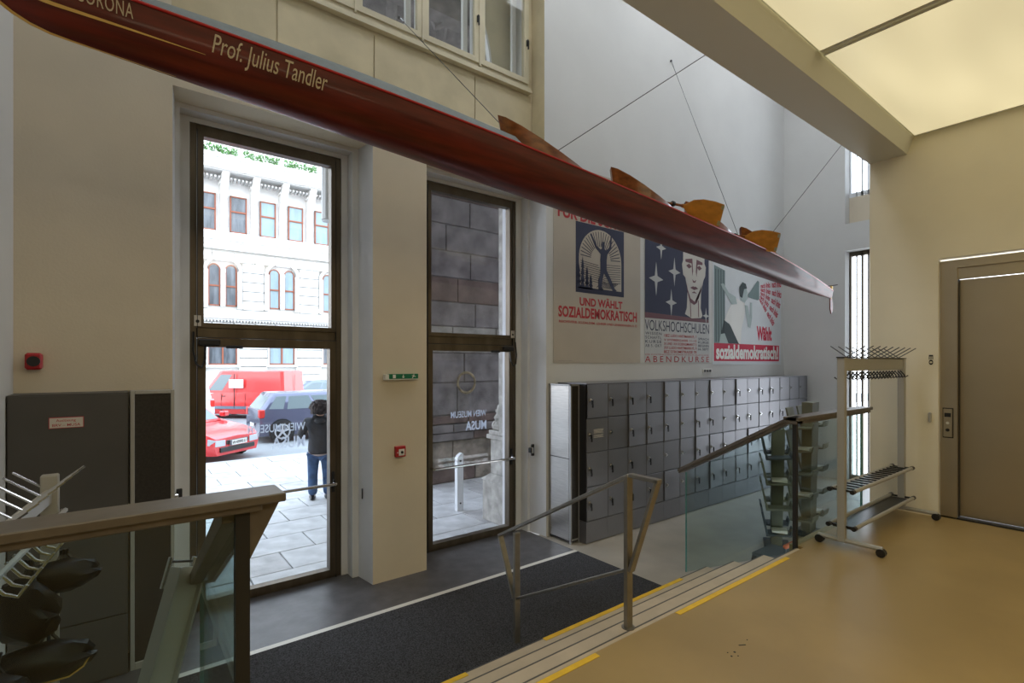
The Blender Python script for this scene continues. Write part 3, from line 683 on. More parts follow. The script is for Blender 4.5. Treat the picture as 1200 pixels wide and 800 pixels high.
def ridge(x):
    tt = (x-BOW)/(STERN-BOW)
    return .03 + .105*math.sin(min(1, max(0, (x-BOW)/2.2))*PI/2) if x < 2.5 else (.05 if x > 7.3 else .02) * (1 if x < 8.6 else max(.3, (STERN-x)/.9))
def decksec(x):
    a = sec_at(x, 1, -1); b = sec_at(x, 1, 1); m_ = (a+b)/2 + Vector((0, -.3*kb(x)*0, ridge(x)))
    return [a, a.lerp(m_, .5)+Vector((0,0,ridge(x)*.15)), m_, b.lerp(m_, .5)+Vector((0,0,ridge(x)*.15)), b]
CK = [(2.33, 3.34), (3.66, 4.70), (4.93, 5.98), (6.21, 7.30)]
MB().loft([decksec(x) for x in kx if x <= 2.45], close=False).build('foredeck', 'deck', ky, smooth=True, world=True)
am = [7.2 + i*(STERN-7.2)/14 for i in range(15)]
MB().loft([decksec(x) for x in am], close=False).build('aft_deck', 'hullaft', ky, smooth=True, world=True)
for i, (a, b) in enumerate([(CK[k][1]-.02, CK[k+1][0]+.02) for k in range(3)]):
    MB().loft([[p + Vector((0,0,.01)) for p in decksec(a+(b-a)*q/4)] for q in range(5)], close=False).build('mid_deck', 'coam', ky, smooth=True, world=True)
MB().tube([sec_at(x, 1, -1)+Vector((0,-.004,0)) for x in kx[2:]], .007, 6).build('gunwale_line', 'hullred', ky, smooth=True, world=True)
MB().tube([sec_at(x, 1, 1) for x in kx[2:]], .007, 6).build('gunwale_line', 'hull', ky, smooth=True, world=True)
# keel band in lighter wood near the bow
MB().tube([kpt(x, -.004, krise(x)+.004) for x in kx if x < .25], .012, 6, .004).build('keel_band', 'goldp', ky, smooth=True, world=True)
for i, (a, b) in enumerate(CK):
    near, far = [], []
    N = 16
    inner = []; outer = []
    for k in range(N):           # pointed leaf outline
        th = 2*PI*k/N; c = math.cos(th); s_ = math.sin(th)
        xx = (a+b)/2 + c*(b-a)/2; tt = (xx-a)/(b-a)
        wv = .70*kb(xx)*s_*(1 if tt < .5 else 1)*(abs(s_)**.2)
        hz_ = .19*(1-tt)**1.7 + .022 + (.03 if tt > .93 else 0)
        base = kpt(xx, wv*1.12, kh(xx)+.0); top = kpt(xx - .09*(1-tt), wv*.98, kh(xx)+.01+hz_)
        outer.append((base, top))
    mb = MB(); vs = []; n = N
    for base, top in outer:
        c_ = kpt((a+b)/2, 0, kh(a)); vs += [base, top, top + (c_-top).normalized()*.012, base + (c_-base).normalized()*.02]
    fs = []
    for k in range(N):
        j = (k+1) % N
        for q in range(4): fs.append((k*4+q, j*4+q, j*4+(q+1)%4, k*4+(q+1)%4))
    mb.add(vs, fs); mb.build('cockpit_coaming', 'coam', ky, smooth=True, world=True)
    se = MB()
    xs_ = (a+b)/2 + .12; c_ = kpt(xs_, 0, .10)
    se.box(c_.x-.14, c_.x+.14, c_.y-.11, c_.y+.11, c_.z, c_.z+.03); se.build('seat', 'coam', ky, .01, world=True)
# hull lettering and gold line follow the hull's near side
def hullmap(x0, x1, s0, s1, rise=0):
    def fn(u, v):
        x = x0+(x1-x0)*u; p = sec_at(x, s0+(s1-s0)*v + rise*u, -1); return p + Vector((0, -.007, 0))
    return fn
text('Prof. Julius Tandler', 'lettering', 'silverp', ky, hullmap(.375, .935, .60, .93), bold=0, shear=.25)
text('CORONA', 'lettering', 'silverp', ky, hullmap(-.14, .062, .75, .94), space=1.1)
MB().loft([[sec_at(-.4+.75*i/20, .60+.03*i/20, -1)+Vector((0,-.003,0)), sec_at(-.4+.75*i/20, .60+.05*(1-i/20)+.03*i/20+.004, -1)+Vector((0,-.003,0))] for i in range(21)], close=False).build('gold_line', 'goldp', ky, world=True)
# rudder
rp_ = KA(STERN) + Vector((.0, 0, 0)); rx, ry, rz_ = rp_
rud = MB().bar((rx-.03, ry, rz_+.03), (rx+.03, ry, rz_+.24), .035, .05).build('rudder_post', 'goldp', ky, .006, world=True)
MB().tube([(rx-.0, ry-.10, rz_+.25), (rx+.06, ry+.12, rz_+.25)], .007, 6).build('tiller_bar', 'black', ky, world=True)
MB().xz([(rx-.045, rz_+.04), (rx+.03, rz_+.05), (rx+.07, rz_-.08), (rx+.055, rz_-.19), (rx+.0, rz_-.23), (rx-.045, rz_-.15)], ry-.009, ry+.009).build('rudder_blade', 'hullaft', ky, .004, world=True)
# paddles laid over the cockpits
def paddle(lab, tip, root_, L, wide):
    t = thing('paddle', lab, 'paddle', tip, 0, 'paddles on the kayak')
    tip = Vector(tip); rt = Vector(root_); d = (tip-rt).normalized(); up = Vector((0,-.35,1)); up = (up - d*up.dot(d)).normalized(); nrm = d.cross(up)
    prof = [(0,.06),(.08,.09),(.25,.34),(.48,.47),(.75,.5),(1.0,.47)]
    rings = []
    for f, hw in prof:
        c = rt + d*(L*f)
        hwid = wide*hw if f > .05 else .018
        c2 = c - up*(.018*f)
        rings.append([c2+up*hwid+nrm*.002, c2+nrm*.010, c2-up*hwid+nrm*.002, c2-up*hwid-nrm*.002, c2-nrm*.010, c2+up*hwid-nrm*.002])
    MB().loft(rings).build('blade', 'oar', t, smooth=True, world=True)
    c = rt+d*L - up*.018
    MB().bar(c-d*.03, c+d*.006, .012, wide*.80+.01, up=up).build('tip_band', 'oartip', t, world=True)
    MB().tube([rt - d*.75 - Vector((.35, 0, .16)), rt - d*.35 - Vector((.08, 0, .03)), rt - d*.1, rt+d*.02], .014, 8).build('shaft', 'coam', t, smooth=True, world=True)
    MB().lathe([(.012,-.02),(.028,-.012),(.028,.012),(.012,.02)], tuple(rt-d*.10), 10, 'x').build('drip_ring', 'black', t, world=True)
    return t
paddle('wooden paddle blade lying on the kayak, the nearer of the two, left of the other', (5.15, 2.95, 3.70), (4.70, 3.15, 3.755), .49, .245)
paddle('wooden paddle blade lying on the kayak, the farther of the two, nearer the stern', (6.55, 3.0, 3.62), (6.15, 3.25, 3.668), .47, .25)
# hanging wires
def wire(lab, a, b):
    t = thing('hanging_wire', lab, 'wire', a)
    MB().tube([a, b], .0035, 6).build('strand', 'cable', t, world=True)
    d = (Vector(b)-Vector(a)).normalized()
    MB().tube([a, Vector(a)+d*.12], .009, 6).build('turnbuckle', 'chrome', t, world=True)
    MB().ell(a, (.018,.018,.018), 8, 5).build('eye_bolt', 'cable', t, world=True)
pa = kpt(2.42, .02, kh(2.4)+.12); pb = kpt(2.75, .12, kh(2.7)+.02); pc = kpt(6.14, -.02, kh(6.1)+.02); pd = kpt(6.75, .06, kh(6.7)+.03)
wire('thin wire from the kayak front up across the cream window niche', (2.27, 4.79, 5.60), pa)
wire('thin wire from the kayak front up to the long beam at the right', (3.9, 2.02, 4.72), pb)
wire('thin wire from the kayak stern up to the eye bolt on the white wall', (6.6, 4.60, 6.64), pc)
wire('thin wire from the kayak stern up behind the beam corner', (6.9, 2.03, 5.15), pd)

# ================================================================== BALUSTRADES
def handrail_board(t, a, b, wd, th, m='handwood', label=None):
    return MB().bar(a, b, wd, th).build('handrail', m, t, .004, world=True)
# right: stair panel x=4.5 and guard panel y=1.93
t = thing('glass_balustrade', 'glass balustrade with a brown rail at the right of the steps, behind the coat rack', 'balustrade', (4.53, 1.94, .55))
MB().yz([(1.95, .50), (2.98, 0.0), (2.98, 1.00), (1.95, 1.60)], 4.522, 4.540).build('glass_panel', 'glassbal', t, world=True)
MB().box(4.56, 6.05, 1.935, 1.953, .55, 1.60).build('glass_panel', 'glassbal', t, world=True)
MB().yz([(2.98, 0.0), (2.986, 0), (2.986, 1.0), (2.98, 1.0)], 4.522, 4.540).box(6.045, 6.06, 1.935, 1.953, .55, 1.6).build('glass_edge', 'glassedge', t, world=True)
MB().box(4.52, 4.552, 1.925, 1.957, .50, 1.62).build('post', 'darkb', t, world=True)
MB().yz([(1.90, 1.615), (1.97, 1.615), (3.04, 1.005), (3.04, .985), (1.97, 1.585), (1.90, 1.585)], 4.48, 4.58).yz([(1.90, 1.645),(1.97, 1.645),(3.04, 1.035),(3.04, 1.005),(1.97, 1.615),(1.90, 1.615)], 4.465, 4.595).build('handrail', 'handwood', t, .003, world=True)
MB().box(4.47, 6.18, 1.90, 1.99, 1.585, 1.615).box(4.465, 6.18, 1.88, 2.01, 1.615, 1.645).build('handrail', 'handwood', t, .003, world=True)
# left
t = thing('glass_balustrade', 'glass balustrade with a wide brown rail in the left foreground', 'balustrade', (.343, 1.97, .55))
MB().box(-.53, .33, 1.965, 1.985, .55, 1.60).build('glass_panel', 'glassbal', t, world=True)
MB().yz([(1.98, .50), (3.0, 0), (3.0, .97), (1.98, 1.57)], .334, .352).build('glass_panel', 'glassbal', t, world=True)
MB().yz([(3.0, 0), (3.006, 0), (3.006, .97), (3.0, .97)], .334, .352).build('glass_edge', 'glassedge', t, world=True)
MB().box(.322, .366, 1.95, 1.99, 0.0, 1.59).build('post', 'darkb', t, world=True)
MB().box(-.53, .40, 1.92, 2.03, 1.59, 1.615).box(-.53, .472, 1.90, 2.06, 1.615, 1.645).build('handrail', 'handwood', t, .004, world=True)
MB().yz([(1.98, 1.61), (2.03, 1.61), (3.02, 1.02), (3.02, .97), (1.98, 1.55)], .285, .405).xz([(.36,1.614),(.47,1.614),(.36,1.40)], 1.96, 1.985).build('stair_handrail', 'handwood', t, .003, world=True)
# middle flat-bar handrail
t = thing('stair_handrail', 'free-standing flat steel handrail in the middle of the steps', 'handrail', (2.37, 2.46, 0))
hx = 2.37
def flatbar(name, a, b, wd=.045, th=.022, up=(1,0,0)): return MB().bar(a, b, th, wd, up).build(name, 'steelr', t, .003, world=True)
flatbar('post', (hx, 1.945, .55), (hx, 1.945, 1.44), .05, .03); flatbar('post', (hx, 3.0, 0), (hx, 3.0, .83), .05, .03)
flatbar('top_rail', (hx, 3.21, .755), (hx, 1.93, 1.445)); flatbar('top_rail', (hx, 1.93, 1.445), (hx, 1.725, 1.445))
flatbar('slanted_brace', (hx, 1.735, 1.45), (hx, 1.925, .885)); flatbar('slanted_brace', (hx, 3.205, .75), (hx, 3.02, .33))
flatbar('lower_rail', (hx, 3.01, .33), (hx, 1.96, .885), .03, .018)
MB().tube([(hx, 1.945, .551), (hx, 1.945, .556)], .04, 12).build('foot_plate', 'steelr', t, world=True)

# ================================================================== LIFT
t = thing('lift_door', 'brushed steel lift door in a steel surround at the right edge', 'lift', (6.7, .75, .55))
MB().box(6.575, 6.62, 1.29, 1.42, .55, 3.12).box(6.575, 6.62, .1, .2, .55, 3.12).build('jamb', 'gold', t, world=True)
B('header', 'gold', 6.60, 6.64, .2, 1.29, 2.93, 3.12, t)
B('header', 'gold', 6.575, 6.60, .2, 1.29, 3.04, 3.12, t)
B('door_panel', 'gold', 6.67, 6.69, .72, 1.31, .57, 2.93, t); B('door_panel', 'gold', 6.69, 6.71, .1, .74, .57, 2.93, t)
B('sill', 'darkb', 6.575, 6.7, .1, 1.42, .552, .566, t)
B('jamb_return', 'darkb', 6.62, 6.68, 1.285, 1.30, .57, 2.93, t)
cp = B('call_panel', 'gold', 6.560, 6.575, 1.325, 1.395, 1.36, 1.64, t, .003)
MB().box(6.572, 6.576, 1.318, 1.402, 1.35, 1.65).build('panel_shadow_gap', 'darkb', cp, world=True)
B('display', 'black', 6.557, 6.56, 1.335, 1.385, 1.56, 1.60, cp)
MB().tube([(6.56, 1.36, 1.50), (6.553, 1.36, 1.50)], .013, 12).build('button', 'white_pl', cp, world=True)
MB().tube([(6.56, 1.36, 1.43), (6.553, 1.36, 1.43)], .016, 12).build('button', 'black', cp, world=True)
t = thing('floor_number', 'small dark floor number on the wall beside the lift', 'sign', (6.515, 1.5, 2.1))
text('E0', 'lettering', 'black', t, lambda u, v: (6.5185, 1.50-.035*v, 2.08+.10*(1-u)+.0), bold=.02)
t = thing('door_buzzer', 'small cream wall fitting left of the lift', 'wall fitting', (6.52, 1.49, 1.55))
MB().box(6.49, 6.52, 1.475, 1.50, 1.50, 1.60).build('case', 'pale_alu', t, .008, world=True)

# ================================================================== RIGHT COAT RACK
def coat_rack_right():
    t = thing('coat_rack', 'wheeled metal coat and boot rack on the upper floor, before the glass balustrade', 'coat rack', (5.6, 1.7, .55))
    xa, xb, y = 4.82, 6.38, 1.69
    for x in (xa, xb):
        MB().box(x-.025, x+.025, y-.03, y+.03, .60, 2.15).build('upright', 'pale_alu', t, .005, world=True)
        ft = MB().tube([(x, 1.40, .615), (x, 1.87, .615)], .02, 8).build('foot', 'pale_alu', t, smooth=True, world=True)
        for yy in (1.41, 1.86):
            MB().lathe([(.012,-.025),(.034,-.022),(.034,-.006),(.02,0),(.034,.006),(.034,.022),(.012,.025)], (x, yy, .585), 12, 'x').box(x-.01, x+.01, yy-.01, yy+.01, .585, .61).build('caster', 'black', ft, world=True)
    B('top_bar', 'pale_alu', xa, xb, y-.02, y+.02, 2.03, 2.14, t, .004)
    B('top_cap', 'darkb', xa-.04, xb+.04, y-.03, y+.03, 2.142, 2.15, t)
    for k in range(9):
        x = xa+.10 + k*.17
        for sg in (-1, 1): MB().tube([(x, y, 2.15), (x+.035, y+sg*.135, 2.245)], .0045, 6).build('hat_peg', 'cable', t, world=True)
    for k in range(17):
        x = xa+.08+k*.085
        MB().tube([(x, y-.02, 2.02), (x, y-.05, 1.985), (x, y-.06, 1.955), (x, y-.085, 1.975)], .006, 5).tube([(x, y+.02, 2.02), (x, y+.05, 1.985), (x, y+.06, 1.955), (x, y+.085, 1.975)], .006, 5).build('hook', 'darkb', t, world=True)
    for z, w_ in ((1.03, .085), (.73, .095)):
        for sg in (-1, 1):
            b = MB().tube([(xa+.0, y+sg*w_, z), (xb, y+sg*w_, z)], .016, 8).build('shelf_tube', 'pale_alu', t, smooth=True, world=True)
            MB().tube([(xa-.03, y+sg*w_, z), (xa+.01, y+sg*w_, z)], .020, 8).build('end_cap', 'black', b, world=True); MB().tube([(xb-.01, y+sg*w_, z), (xb+.03, y+sg*w_, z)], .020, 8).build('end_cap', 'black', b, world=True)
        MB().box(xa, xa+.02, y-w_, y+w_, z-.008, z+.008).box(xb-.02, xb, y-w_, y+w_, z-.008, z+.008).build('shelf_bracket', 'black', t, world=True)
    for k in range(14):
        x = xa+.10+k*.105
        MB().bar((x, y-.085, 1.035), (x, y+.085, 1.035), .03, .012).build('boot_bar', 'black', t, world=True)
    B('drip_tray', 'black', xa+.03, xb-.03, y-.08, y+.08, .705, .72, t)
coat_rack_right()
# brochure stand behind the glass, on the lower floor
def stand(lab, ox, oy, rz, hgt, n, flip):
    t = thing('brochure_stand', lab, 'brochure stand', (ox, oy, 0), rz)
    MB().box(-.16, .16, -.13, .13, .0, .05).build('base', 'bluegrey', t, .005)
    MB().add([(-.11,-.05,.05),(.11,-.05,.05),(.09,.06,.05),(-.09,.06,.05),(-.13,-.08,hgt),(.13,-.08,hgt),(.09,.05,hgt),(-.09,.05,hgt)], [(0,3,2,1),(4,5,6,7),(0,1,5,4),(1,2,6,5),(2,3,7,6),(3,0,4,7)]).build('column', 'olive', t, .004)
    for k in range(n):
        z = .22 + k*(hgt-.25)/n
        for sg in (-1, 1):
            x0, x1 = sg*.10, sg*.30
            pk = MB()
            pk.hexa([(min(x0,x1),-.13,z),(max(x0,x1),-.13,z),(max(x0,x1),.12,z-.02),(min(x0,x1),.12,z-.02),(min(x0,x1),-.13,z+.02),(max(x0,x1),-.13,z+.02),(max(x0,x1),.12,z),(min(x0,x1),.12,z)])
            pk.yz([(.10, z), (.12, z), (.17, z+.24), (.15, z+.24)], *sorted((sg*.08, sg*.30)))
            pk.yz([(-.13, z), (-.115, z), (-.13, z+.07), (-.145, z+.07)], *sorted((sg*.10, sg*.30)))
            p_ = pk.build('pocket', 'olive' if (k % 3) or flip else 'bluegrey', t, .002)
            if (k+flip) % 2 == (sg > 0):
                MB().hexa([(sg*.2-.07,-.09,z+.02),(sg*.2+.07,-.09,z+.02),(sg*.2+.07,.06,z+.02),(sg*.2-.07,.06,z+.02),(sg*.2-.07,-.09,z+.05),(sg*.2+.07,-.09,z+.05),(sg*.2+.07,.06,z+.04),(sg*.2-.07,.06,z+.04)]).build('leaflets', 'white_pl', p_)
stand('olive grey brochure stand with angled pockets behind the glass, nearer the lockers', 5.95, 2.75, .5, 1.36, 4, 0)
stand('taller olive grey brochure stand behind the coat rack and glass', 6.72, 2.72, .1, 1.62, 5, 1)
t = thing('hand_trolley', 'small low trolley with black wheels and an orange bar behind the balustrade post', 'trolley', (5.2, 2.35, 0))
MB().lathe([(.04,-.02),(.10,-.02),(.10,.02),(.04,.02)], (5.12, 2.30, .10), 16, 'y').build('wheel', 'tyre', t, world=True)
MB().lathe([(.04,-.02),(.10,-.02),(.10,.02),(.04,.02)], (5.12, 2.55, .10), 16, 'y').build('wheel', 'tyre', t, world=True)
B('deck_plate', 'bluegrey', 5.05, 5.45, 2.28, 2.58, .14, .20, t, .01); B('cross_bar', 'orange', 5.10, 5.40, 2.26, 2.30, .30, .34, t, .01)
MB().box(5.12, 5.14, 2.28, 2.30, .2, .32).box(5.36, 5.38, 2.28, 2.30, .2, .32).build('bracket', 'bluegrey', t, world=True)

# ================================================================== LEFT COAT RACK with bags, folded ramp
t = thing('coat_rack', 'metal coat rack with white hooks behind the left foreground rail', 'coat rack', (-.25, 2.5, 0))
yf, yn, x = 2.95, 2.05, -.225
def rx_(q): return -.225 - (2.95-q)*.13
MB().box(x-.03, x+.03, yf-.025, yf+.025, .06, 1.62).build('upright', 'pale_alu', t, .005, world=True)
xn = rx_(yn)
MB().box(xn-.03, xn+.03, yn-.02, yn+.02, .06, 1.56).build('upright', 'pale_alu', t, .005, world=True)
MB().bar((x-.24, yf, .06), (x+.24, yf, .06), .04, .03).build('foot', 'pale_alu', t, world=True); MB().bar((xn-.15, yn, .06), (xn+.3, yn, .06), .04, .03).build('foot', 'pale_alu', t, world=True)
MB().bar((xn, yn, 1.53), (x, yf, 1.53), .024, .06).build('top_bar', 'pale_alu', t, .003, world=True)
for sg in (-1, 1): MB().tube([(xn+sg*.05, yn, 1.46), (x+sg*.05, yf, 1.46)], .010, 6).build('hook_rail', 'pale_alu', t, world=True)
for k in range(12):
    yy = yn + .05 + k*.075; xq = rx_(yy)
    for sg in (-1, 1):
        MB().tube([(xq+sg*.04, yy, 1.47), (xq+sg*.075, yy, 1.42), (xq+sg*.105, yy, 1.405), (xq+sg*.125, yy, 1.435)], .0055, 6).build('hook', 'chrome', t, smooth=True, world=True)
for k in range(8):
    yy = yn + .08 + k*.115; xq = rx_(yy)
    for sg in (-1, 1): MB().tube([(xq, yy, 1.555), (xq+sg*.115, yy+.03, 1.64)], .005, 6).build('hat_peg', 'chrome', t, world=True)
def bag(lab, cx, cy, cz, sx_, sy_, sz_, rz, trim):
    t = thing('carry_bag', lab, 'bag', (cx, cy, cz), rz, 'black bags on the coat rack')
    rings = []
    for (u, sc) in ((-.5, .25), (-.46, .7), (-.3, .95), (0, 1), (.25, .85), (.42, .6), (.5, .2)):
        rings.append([(u*sx_ + .02*math.sin(k*2.3), sc*sy_/2*math.cos(2*PI*k/12), sc*sz_/2*math.sin(2*PI*k/12)*(1+.12*math.sin(3*k+u*9)) - .12*sz_*u) for k in range(12)])
    MB().loft(rings).build('body', 'bag', t, smooth=True)
    for q in (-.12, 0, .12): MB().tube([(q*sx_, 0, sz_*.45), (q*.4*sx_, .01, sz_*.62), (q*.1, 0, sz_*.8)], .006, 5).build('strap', 'black', t)
    if trim: MB().tube([(rings[i][8][0]*1.02, rings[i][8][1]*1.04, rings[i][8][2]*1.04) for i in range(7)], .004, 5).tube([(rings[i][10][0]*1.02, rings[i][10][1]*1.05, rings[i][10][2]*1.05) for i in range(7)], .004, 5).build('piping', 'goldp', t)
bag('black glossy bag hanging highest from the far end of the left coat rack', -.165, 2.75, 1.24, .21, .12, .13, .3, False)
bag('black bag without piping hanging below the far hooks of the left coat rack', -.26, 2.62, 1.17, .18, .14, .24, -.5, False)
bag('lower black bag with gold piping on the left coat rack', -.20, 2.58, .98, .25, .14, .15, .15, True)
bag('black bag with gold piping at the left edge of the picture', -.31, 2.36, .95, .20, .16, .24, .8, True)
t = thing('folded_ramp', 'long grey metal ramp with chrome handles leaning behind the left balustrade', 'ramp', (.1, 2.8, 0))
a = Vector((.285, 2.95, 1.10)); b = Vector((-.02, 2.72, .03)); up = Vector((.75, .66, 0))
MB().bar(a, b, .018, .17, up).build('plate', 'pale_alu', t, world=True)
d = (b-a).normalized(); r = (up - d*up.dot(d)).normalized(); nn = d.cross(r)
for sg in (-1, 1): MB().bar(a + r*sg*.08, b + r*sg*.08, .06, .014, up).build('flange', 'alu', t, world=True)
for sg in (-1, 1): MB().tube([a + r*sg*.075 + nn*-.05 + d*-.04, a + r*sg*.075 + nn*-.05 + d*.10], .012, 10).build('grip', 'chrome', t, smooth=True, world=True)
MB().tube([a - r*.075 - nn*.05 - d*.02, a + r*.075 - nn*.05 - d*.02], .006, 6).build('hinge_pin', 'black', t, world=True)

# ================================================================== OUTSIDE
ZO = -.15
struct(B('floor', 'grout', -14, 14, 5.3, 13.2, -.5, ZO-.03))
pv = sthing('floor', (3, 9, ZO))
slabs = []
for m_ in ('paving', 'paving2'):
    o = MB().box(0, .84, 0, .585, -.05, 0).build('tmp', m_, None, .004); slabs.append(o.data); bpy.data.objects.remove(o)
n = 0
for j in range(13):
    for i in range(-1, 12):
        yy = 5.3 + j*.6; xx = -.6 + i*.855 + (.43 if j % 2 else 0)
        if n > 290: break
        child('paving_slab', slabs[0 if random.random() < .7 else 1], pv, (xx-3, yy-9, random.uniform(-.002, .002))); n += 1
struct(B('floor', 'paving', -14, -1.5, 5.3, 13.1, -.4, ZO)); struct(B('floor', 'paving', 9.75, 16, 5.3, 13.1, -.4, ZO))
struct(B('trim_6', 'kerb', -14, 30, 13.1, 13.28, -.5, ZO))
struct(B('floor', 'road', -25, 45, 13.2, 31, -.6, -.25)); struct(B('floor', 'paving', -25, 45, 30.2, 32.4, -.6, -.12))
# arcade: inner pier with ashlar blocks, street arch, vault
ac = sthing('wall_back', (6.3, 9, 0)); ac.name = 'wall_back'
B('pier_core', 'darkstone', 4.26, 10.6, 8.36, 9.7, ZO, 8.6, ac)
row = 0; z = ZO
rows = [(.28,'roughstone'),(.50,'roughstone'),(.16,'darkstone2'),(.16,'darkstone'),(.16,'darkstone2'),(.62,'darkstone'),(.56,'darkstone'),(.50,'darkstone3'),(.46,'darkstone3'),(.46,'darkstone2'),(.5,'darkstone'),(.5,'darkstone'),(.5,'darkstone'),(.5,'darkstone2'),(.5,'darkstone'),(.5,'darkstone'),(.5,'darkstone'),(.5,'darkstone')]
for h, m_ in rows:
    proud = {0: .0, 1: .02, 2: -.02, 3: -.06, 4: -.03}.get(row, .03)
    xx = 4.22 - (.4 if row % 2 else 0)
    while xx < 8.6:
        Lb = random.uniform(1.0, 1.35)
        x0 = max(4.22, xx); x1 = min(xx+Lb, 8.7)
        if x1-x0 > .1:
            mm = m_ if random.random() < .75 else random.choice(('darkstone', 'darkstone2'))
            if row == 8 and x0 < 6: mm = 'darkstone'
            MB().box(x0+.008, x1-.008, 8.30+proud+random.uniform(-.006,.006), 8.40, z+.008, z+h-.008).build('stone_block', mm, ac, .012, world=True)
        xx += Lb
    z += h; row += 1
t = thing('ring_relief', 'faded golden ring emblem on the dark stone pier outside the second door', 'emblem', (5.3, 8.32, 1.85))
MB().loft([[(5.33+r*math.cos(a), 8.30+yy, 1.72+r*math.sin(a)) for r, yy in ((.17,.0),(.195,-.015),(.22,0),(.195,.015))] for a in [2*PI*i/26 for i in range(27)]], caps=False).build('ring', 'emblem', t, world=True)
ar = MB(); N = 28; acx, acz, arr = 1.05, 3.3, 3.2
arc = arch_pts(acx, acz, arr, 0, PI, N)
for i in range(N):
    (xa, za), (xb, zb) = arc[i], arc[i+1]
    ar.xz([(xa, za), (xb, zb), (xb, 8.6), (xa, 8.6)], 8.36, 9.4)
ar.box(-6, acx-arr, 8.36, 9.4, ZO, 8.6)
struct(ar.build('wall_back', 'darkstone'))
va = MB(); vy, vr, vz = 7.02, 1.46, 6.3
for i in range(16):
    a0, a1 = PI*i/16, PI*(i+1)/16
    va.yz([(vy+vr*math.cos(a0), vz+vr*math.sin(a0)), (vy+vr*math.cos(a1), vz+vr*math.sin(a1)), (vy+(vr+.2)*math.cos(a1), vz+(vr+.2)*math.sin(a1)), (vy+(vr+.2)*math.cos(a0), vz+(vr+.2)*math.sin(a0))], -4, 10)
vo = struct(va.build('ceiling', 'vault'))
vt = sthing('ceiling', (2, 6.85, 7))
for k in range(11):
    xx = -2.2 + k*.9
    rb = MB(); pts = [(xx+.35*math.sin(2*t_*PI/20), vy+(vr-.03)*math.cos(PI*t_/20), vz+(vr-.03)*math.sin(PI*t_/20)) for t_ in range(21)]
    rb.tube(pts, .085, 6); rb.build('vault_rib', 'vault', vt, smooth=True, world=True)
for k in range(5):
    a = PI*(.1+.2*k); MB().tube([(-3, vy+(vr-.02)*math.cos(a), vz+(vr-.02)*math.sin(a)), (9, vy+(vr-.02)*math.cos(a), vz+(vr-.02)*math.sin(a))], .05, 6).build('vault_rib', 'vault', vt, smooth=True, world=True)
# outer skin of the building beside the doors
struct(MB().box(4.30, 10.7, 5.3, 5.5, ZO, ZC).box(-4, .30, 5.3, 5.5, ZO, ZC).build('wall_front', 'palestone'))
t = thing('stone_pedestal', 'carved pale stone pedestal and jamb outside the second door', 'pedestal', (4.5, 5.9, ZO))
MB().xy([(4.18,5.5),(4.6,5.5),(4.6,6.16),(4.26,6.16),(4.18,6.08)], ZO, .42).build('plinth', 'palestone', t, .012, world=True)
MB().hexa([(4.18,5.5,.42),(4.6,5.5,.42),(4.6,6.14,.42),(4.18,6.14,.42),(4.24,5.5,.52),(4.6,5.5,.52),(4.6,5.98,.52),(4.24,5.98,.52)]).build('chamfer', 'palestone', t, .006, world=True)
MB().box(4.24, 4.6, 5.5, 5.97, .52, 1.02).build('die', 'palestone', t, .01, world=True)
MB().box(4.20, 4.6, 5.5, 6.02, 1.02, 1.08).box(4.22, 4.6, 5.5, 5.99, 1.08, 1.14).build('cap', 'palestone', t, .008, world=True)
MB().lathe([(.02,-.16),(.08,-.15),(.10,-.10),(.07,-.04),(.10,.02),(.06,.08),(.08,.13),(.02,.16)], (4.34, 5.86, 1.30), 10).ell((4.32, 5.80, 1.46), (.07,.08,.07)).ell((4.36,5.72,1.56), (.05,.06,.06)).ell((4.33,5.95,1.20), (.07,.06,.08)).build('scroll_ornament', 'palestone', t, smooth=True, world=True)
B('jamb_pilaster', 'palestone', 4.16, 4.6, 5.5, 5.66, 1.14, 6.0, t)
t = thing('bollard', 'white steel bollard post on the paving outside the second door', 'bollard', (4.13, 6.64, ZO))
MB().xz([(-.055,0),(.055,0),(.055,.86),(.03,.88),(-.03,.84),(-.055,.80)], -.04, .04).build('post', 'jambw', t, .005)
for z in (.12, .76): MB().tube([(.0,-.04,z), (.0,-.045,z)], .014, 10).build('bolt', 'darkb', t)
t = thing('arcade_lamp', 'grey cylindrical lamp hanging outside at the upper right of the first door', 'lamp', (2.09, 6.4, 3.9))
MB().lathe([(.075,0),(.09,.01),(.09,.85),(.07,.87)], (2.09, 6.4, 3.86), 20).build('cylinder', 'alu', t, smooth=True, world=True)
MB().lathe([(.06,-.004),(.085,0),(.085,.008)], (2.09, 6.4, 3.852), 20).build('lamp_ring', 'jambw', t, world=True)
MB().tube([(2.09, 6.4, 4.72), (2.09, 6.4, 7.8)], .012, 6).build('rod', 'darkb', t, world=True)

# ---------------- facade across the street
fb = thing('building', 'white ornate palace facade across the street with russet windows', 'building', (6, 34, -.2))
FY = 32.0
B('wall', 'facade', -6, 26, FY+.30, 36, -.2, 19, fb)
def fpart(name, m_, *b, bevel=0): return B(name, m_, *b, fb, bevel)
fpart('plinth', 'facade2', -6, 26, FY-.1, FY+.3, -.2, 1.35)
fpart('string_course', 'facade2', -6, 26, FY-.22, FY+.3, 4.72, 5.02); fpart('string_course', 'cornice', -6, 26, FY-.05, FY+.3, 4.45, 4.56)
fpart('string_course', 'facade', -6, 26, FY-.12, FY+.3, 4.56, 4.72)
fpart('string_course', 'facade2', -6, 26, FY-.15, FY+.3, 8.35, 8.48); fpart('string_course', 'facade', -6, 26, FY-.05, FY+.3, 8.48, 8.85); fpart('string_course', 'facade2', -6, 26, FY-.2, FY+.3, 8.85, 9.0)
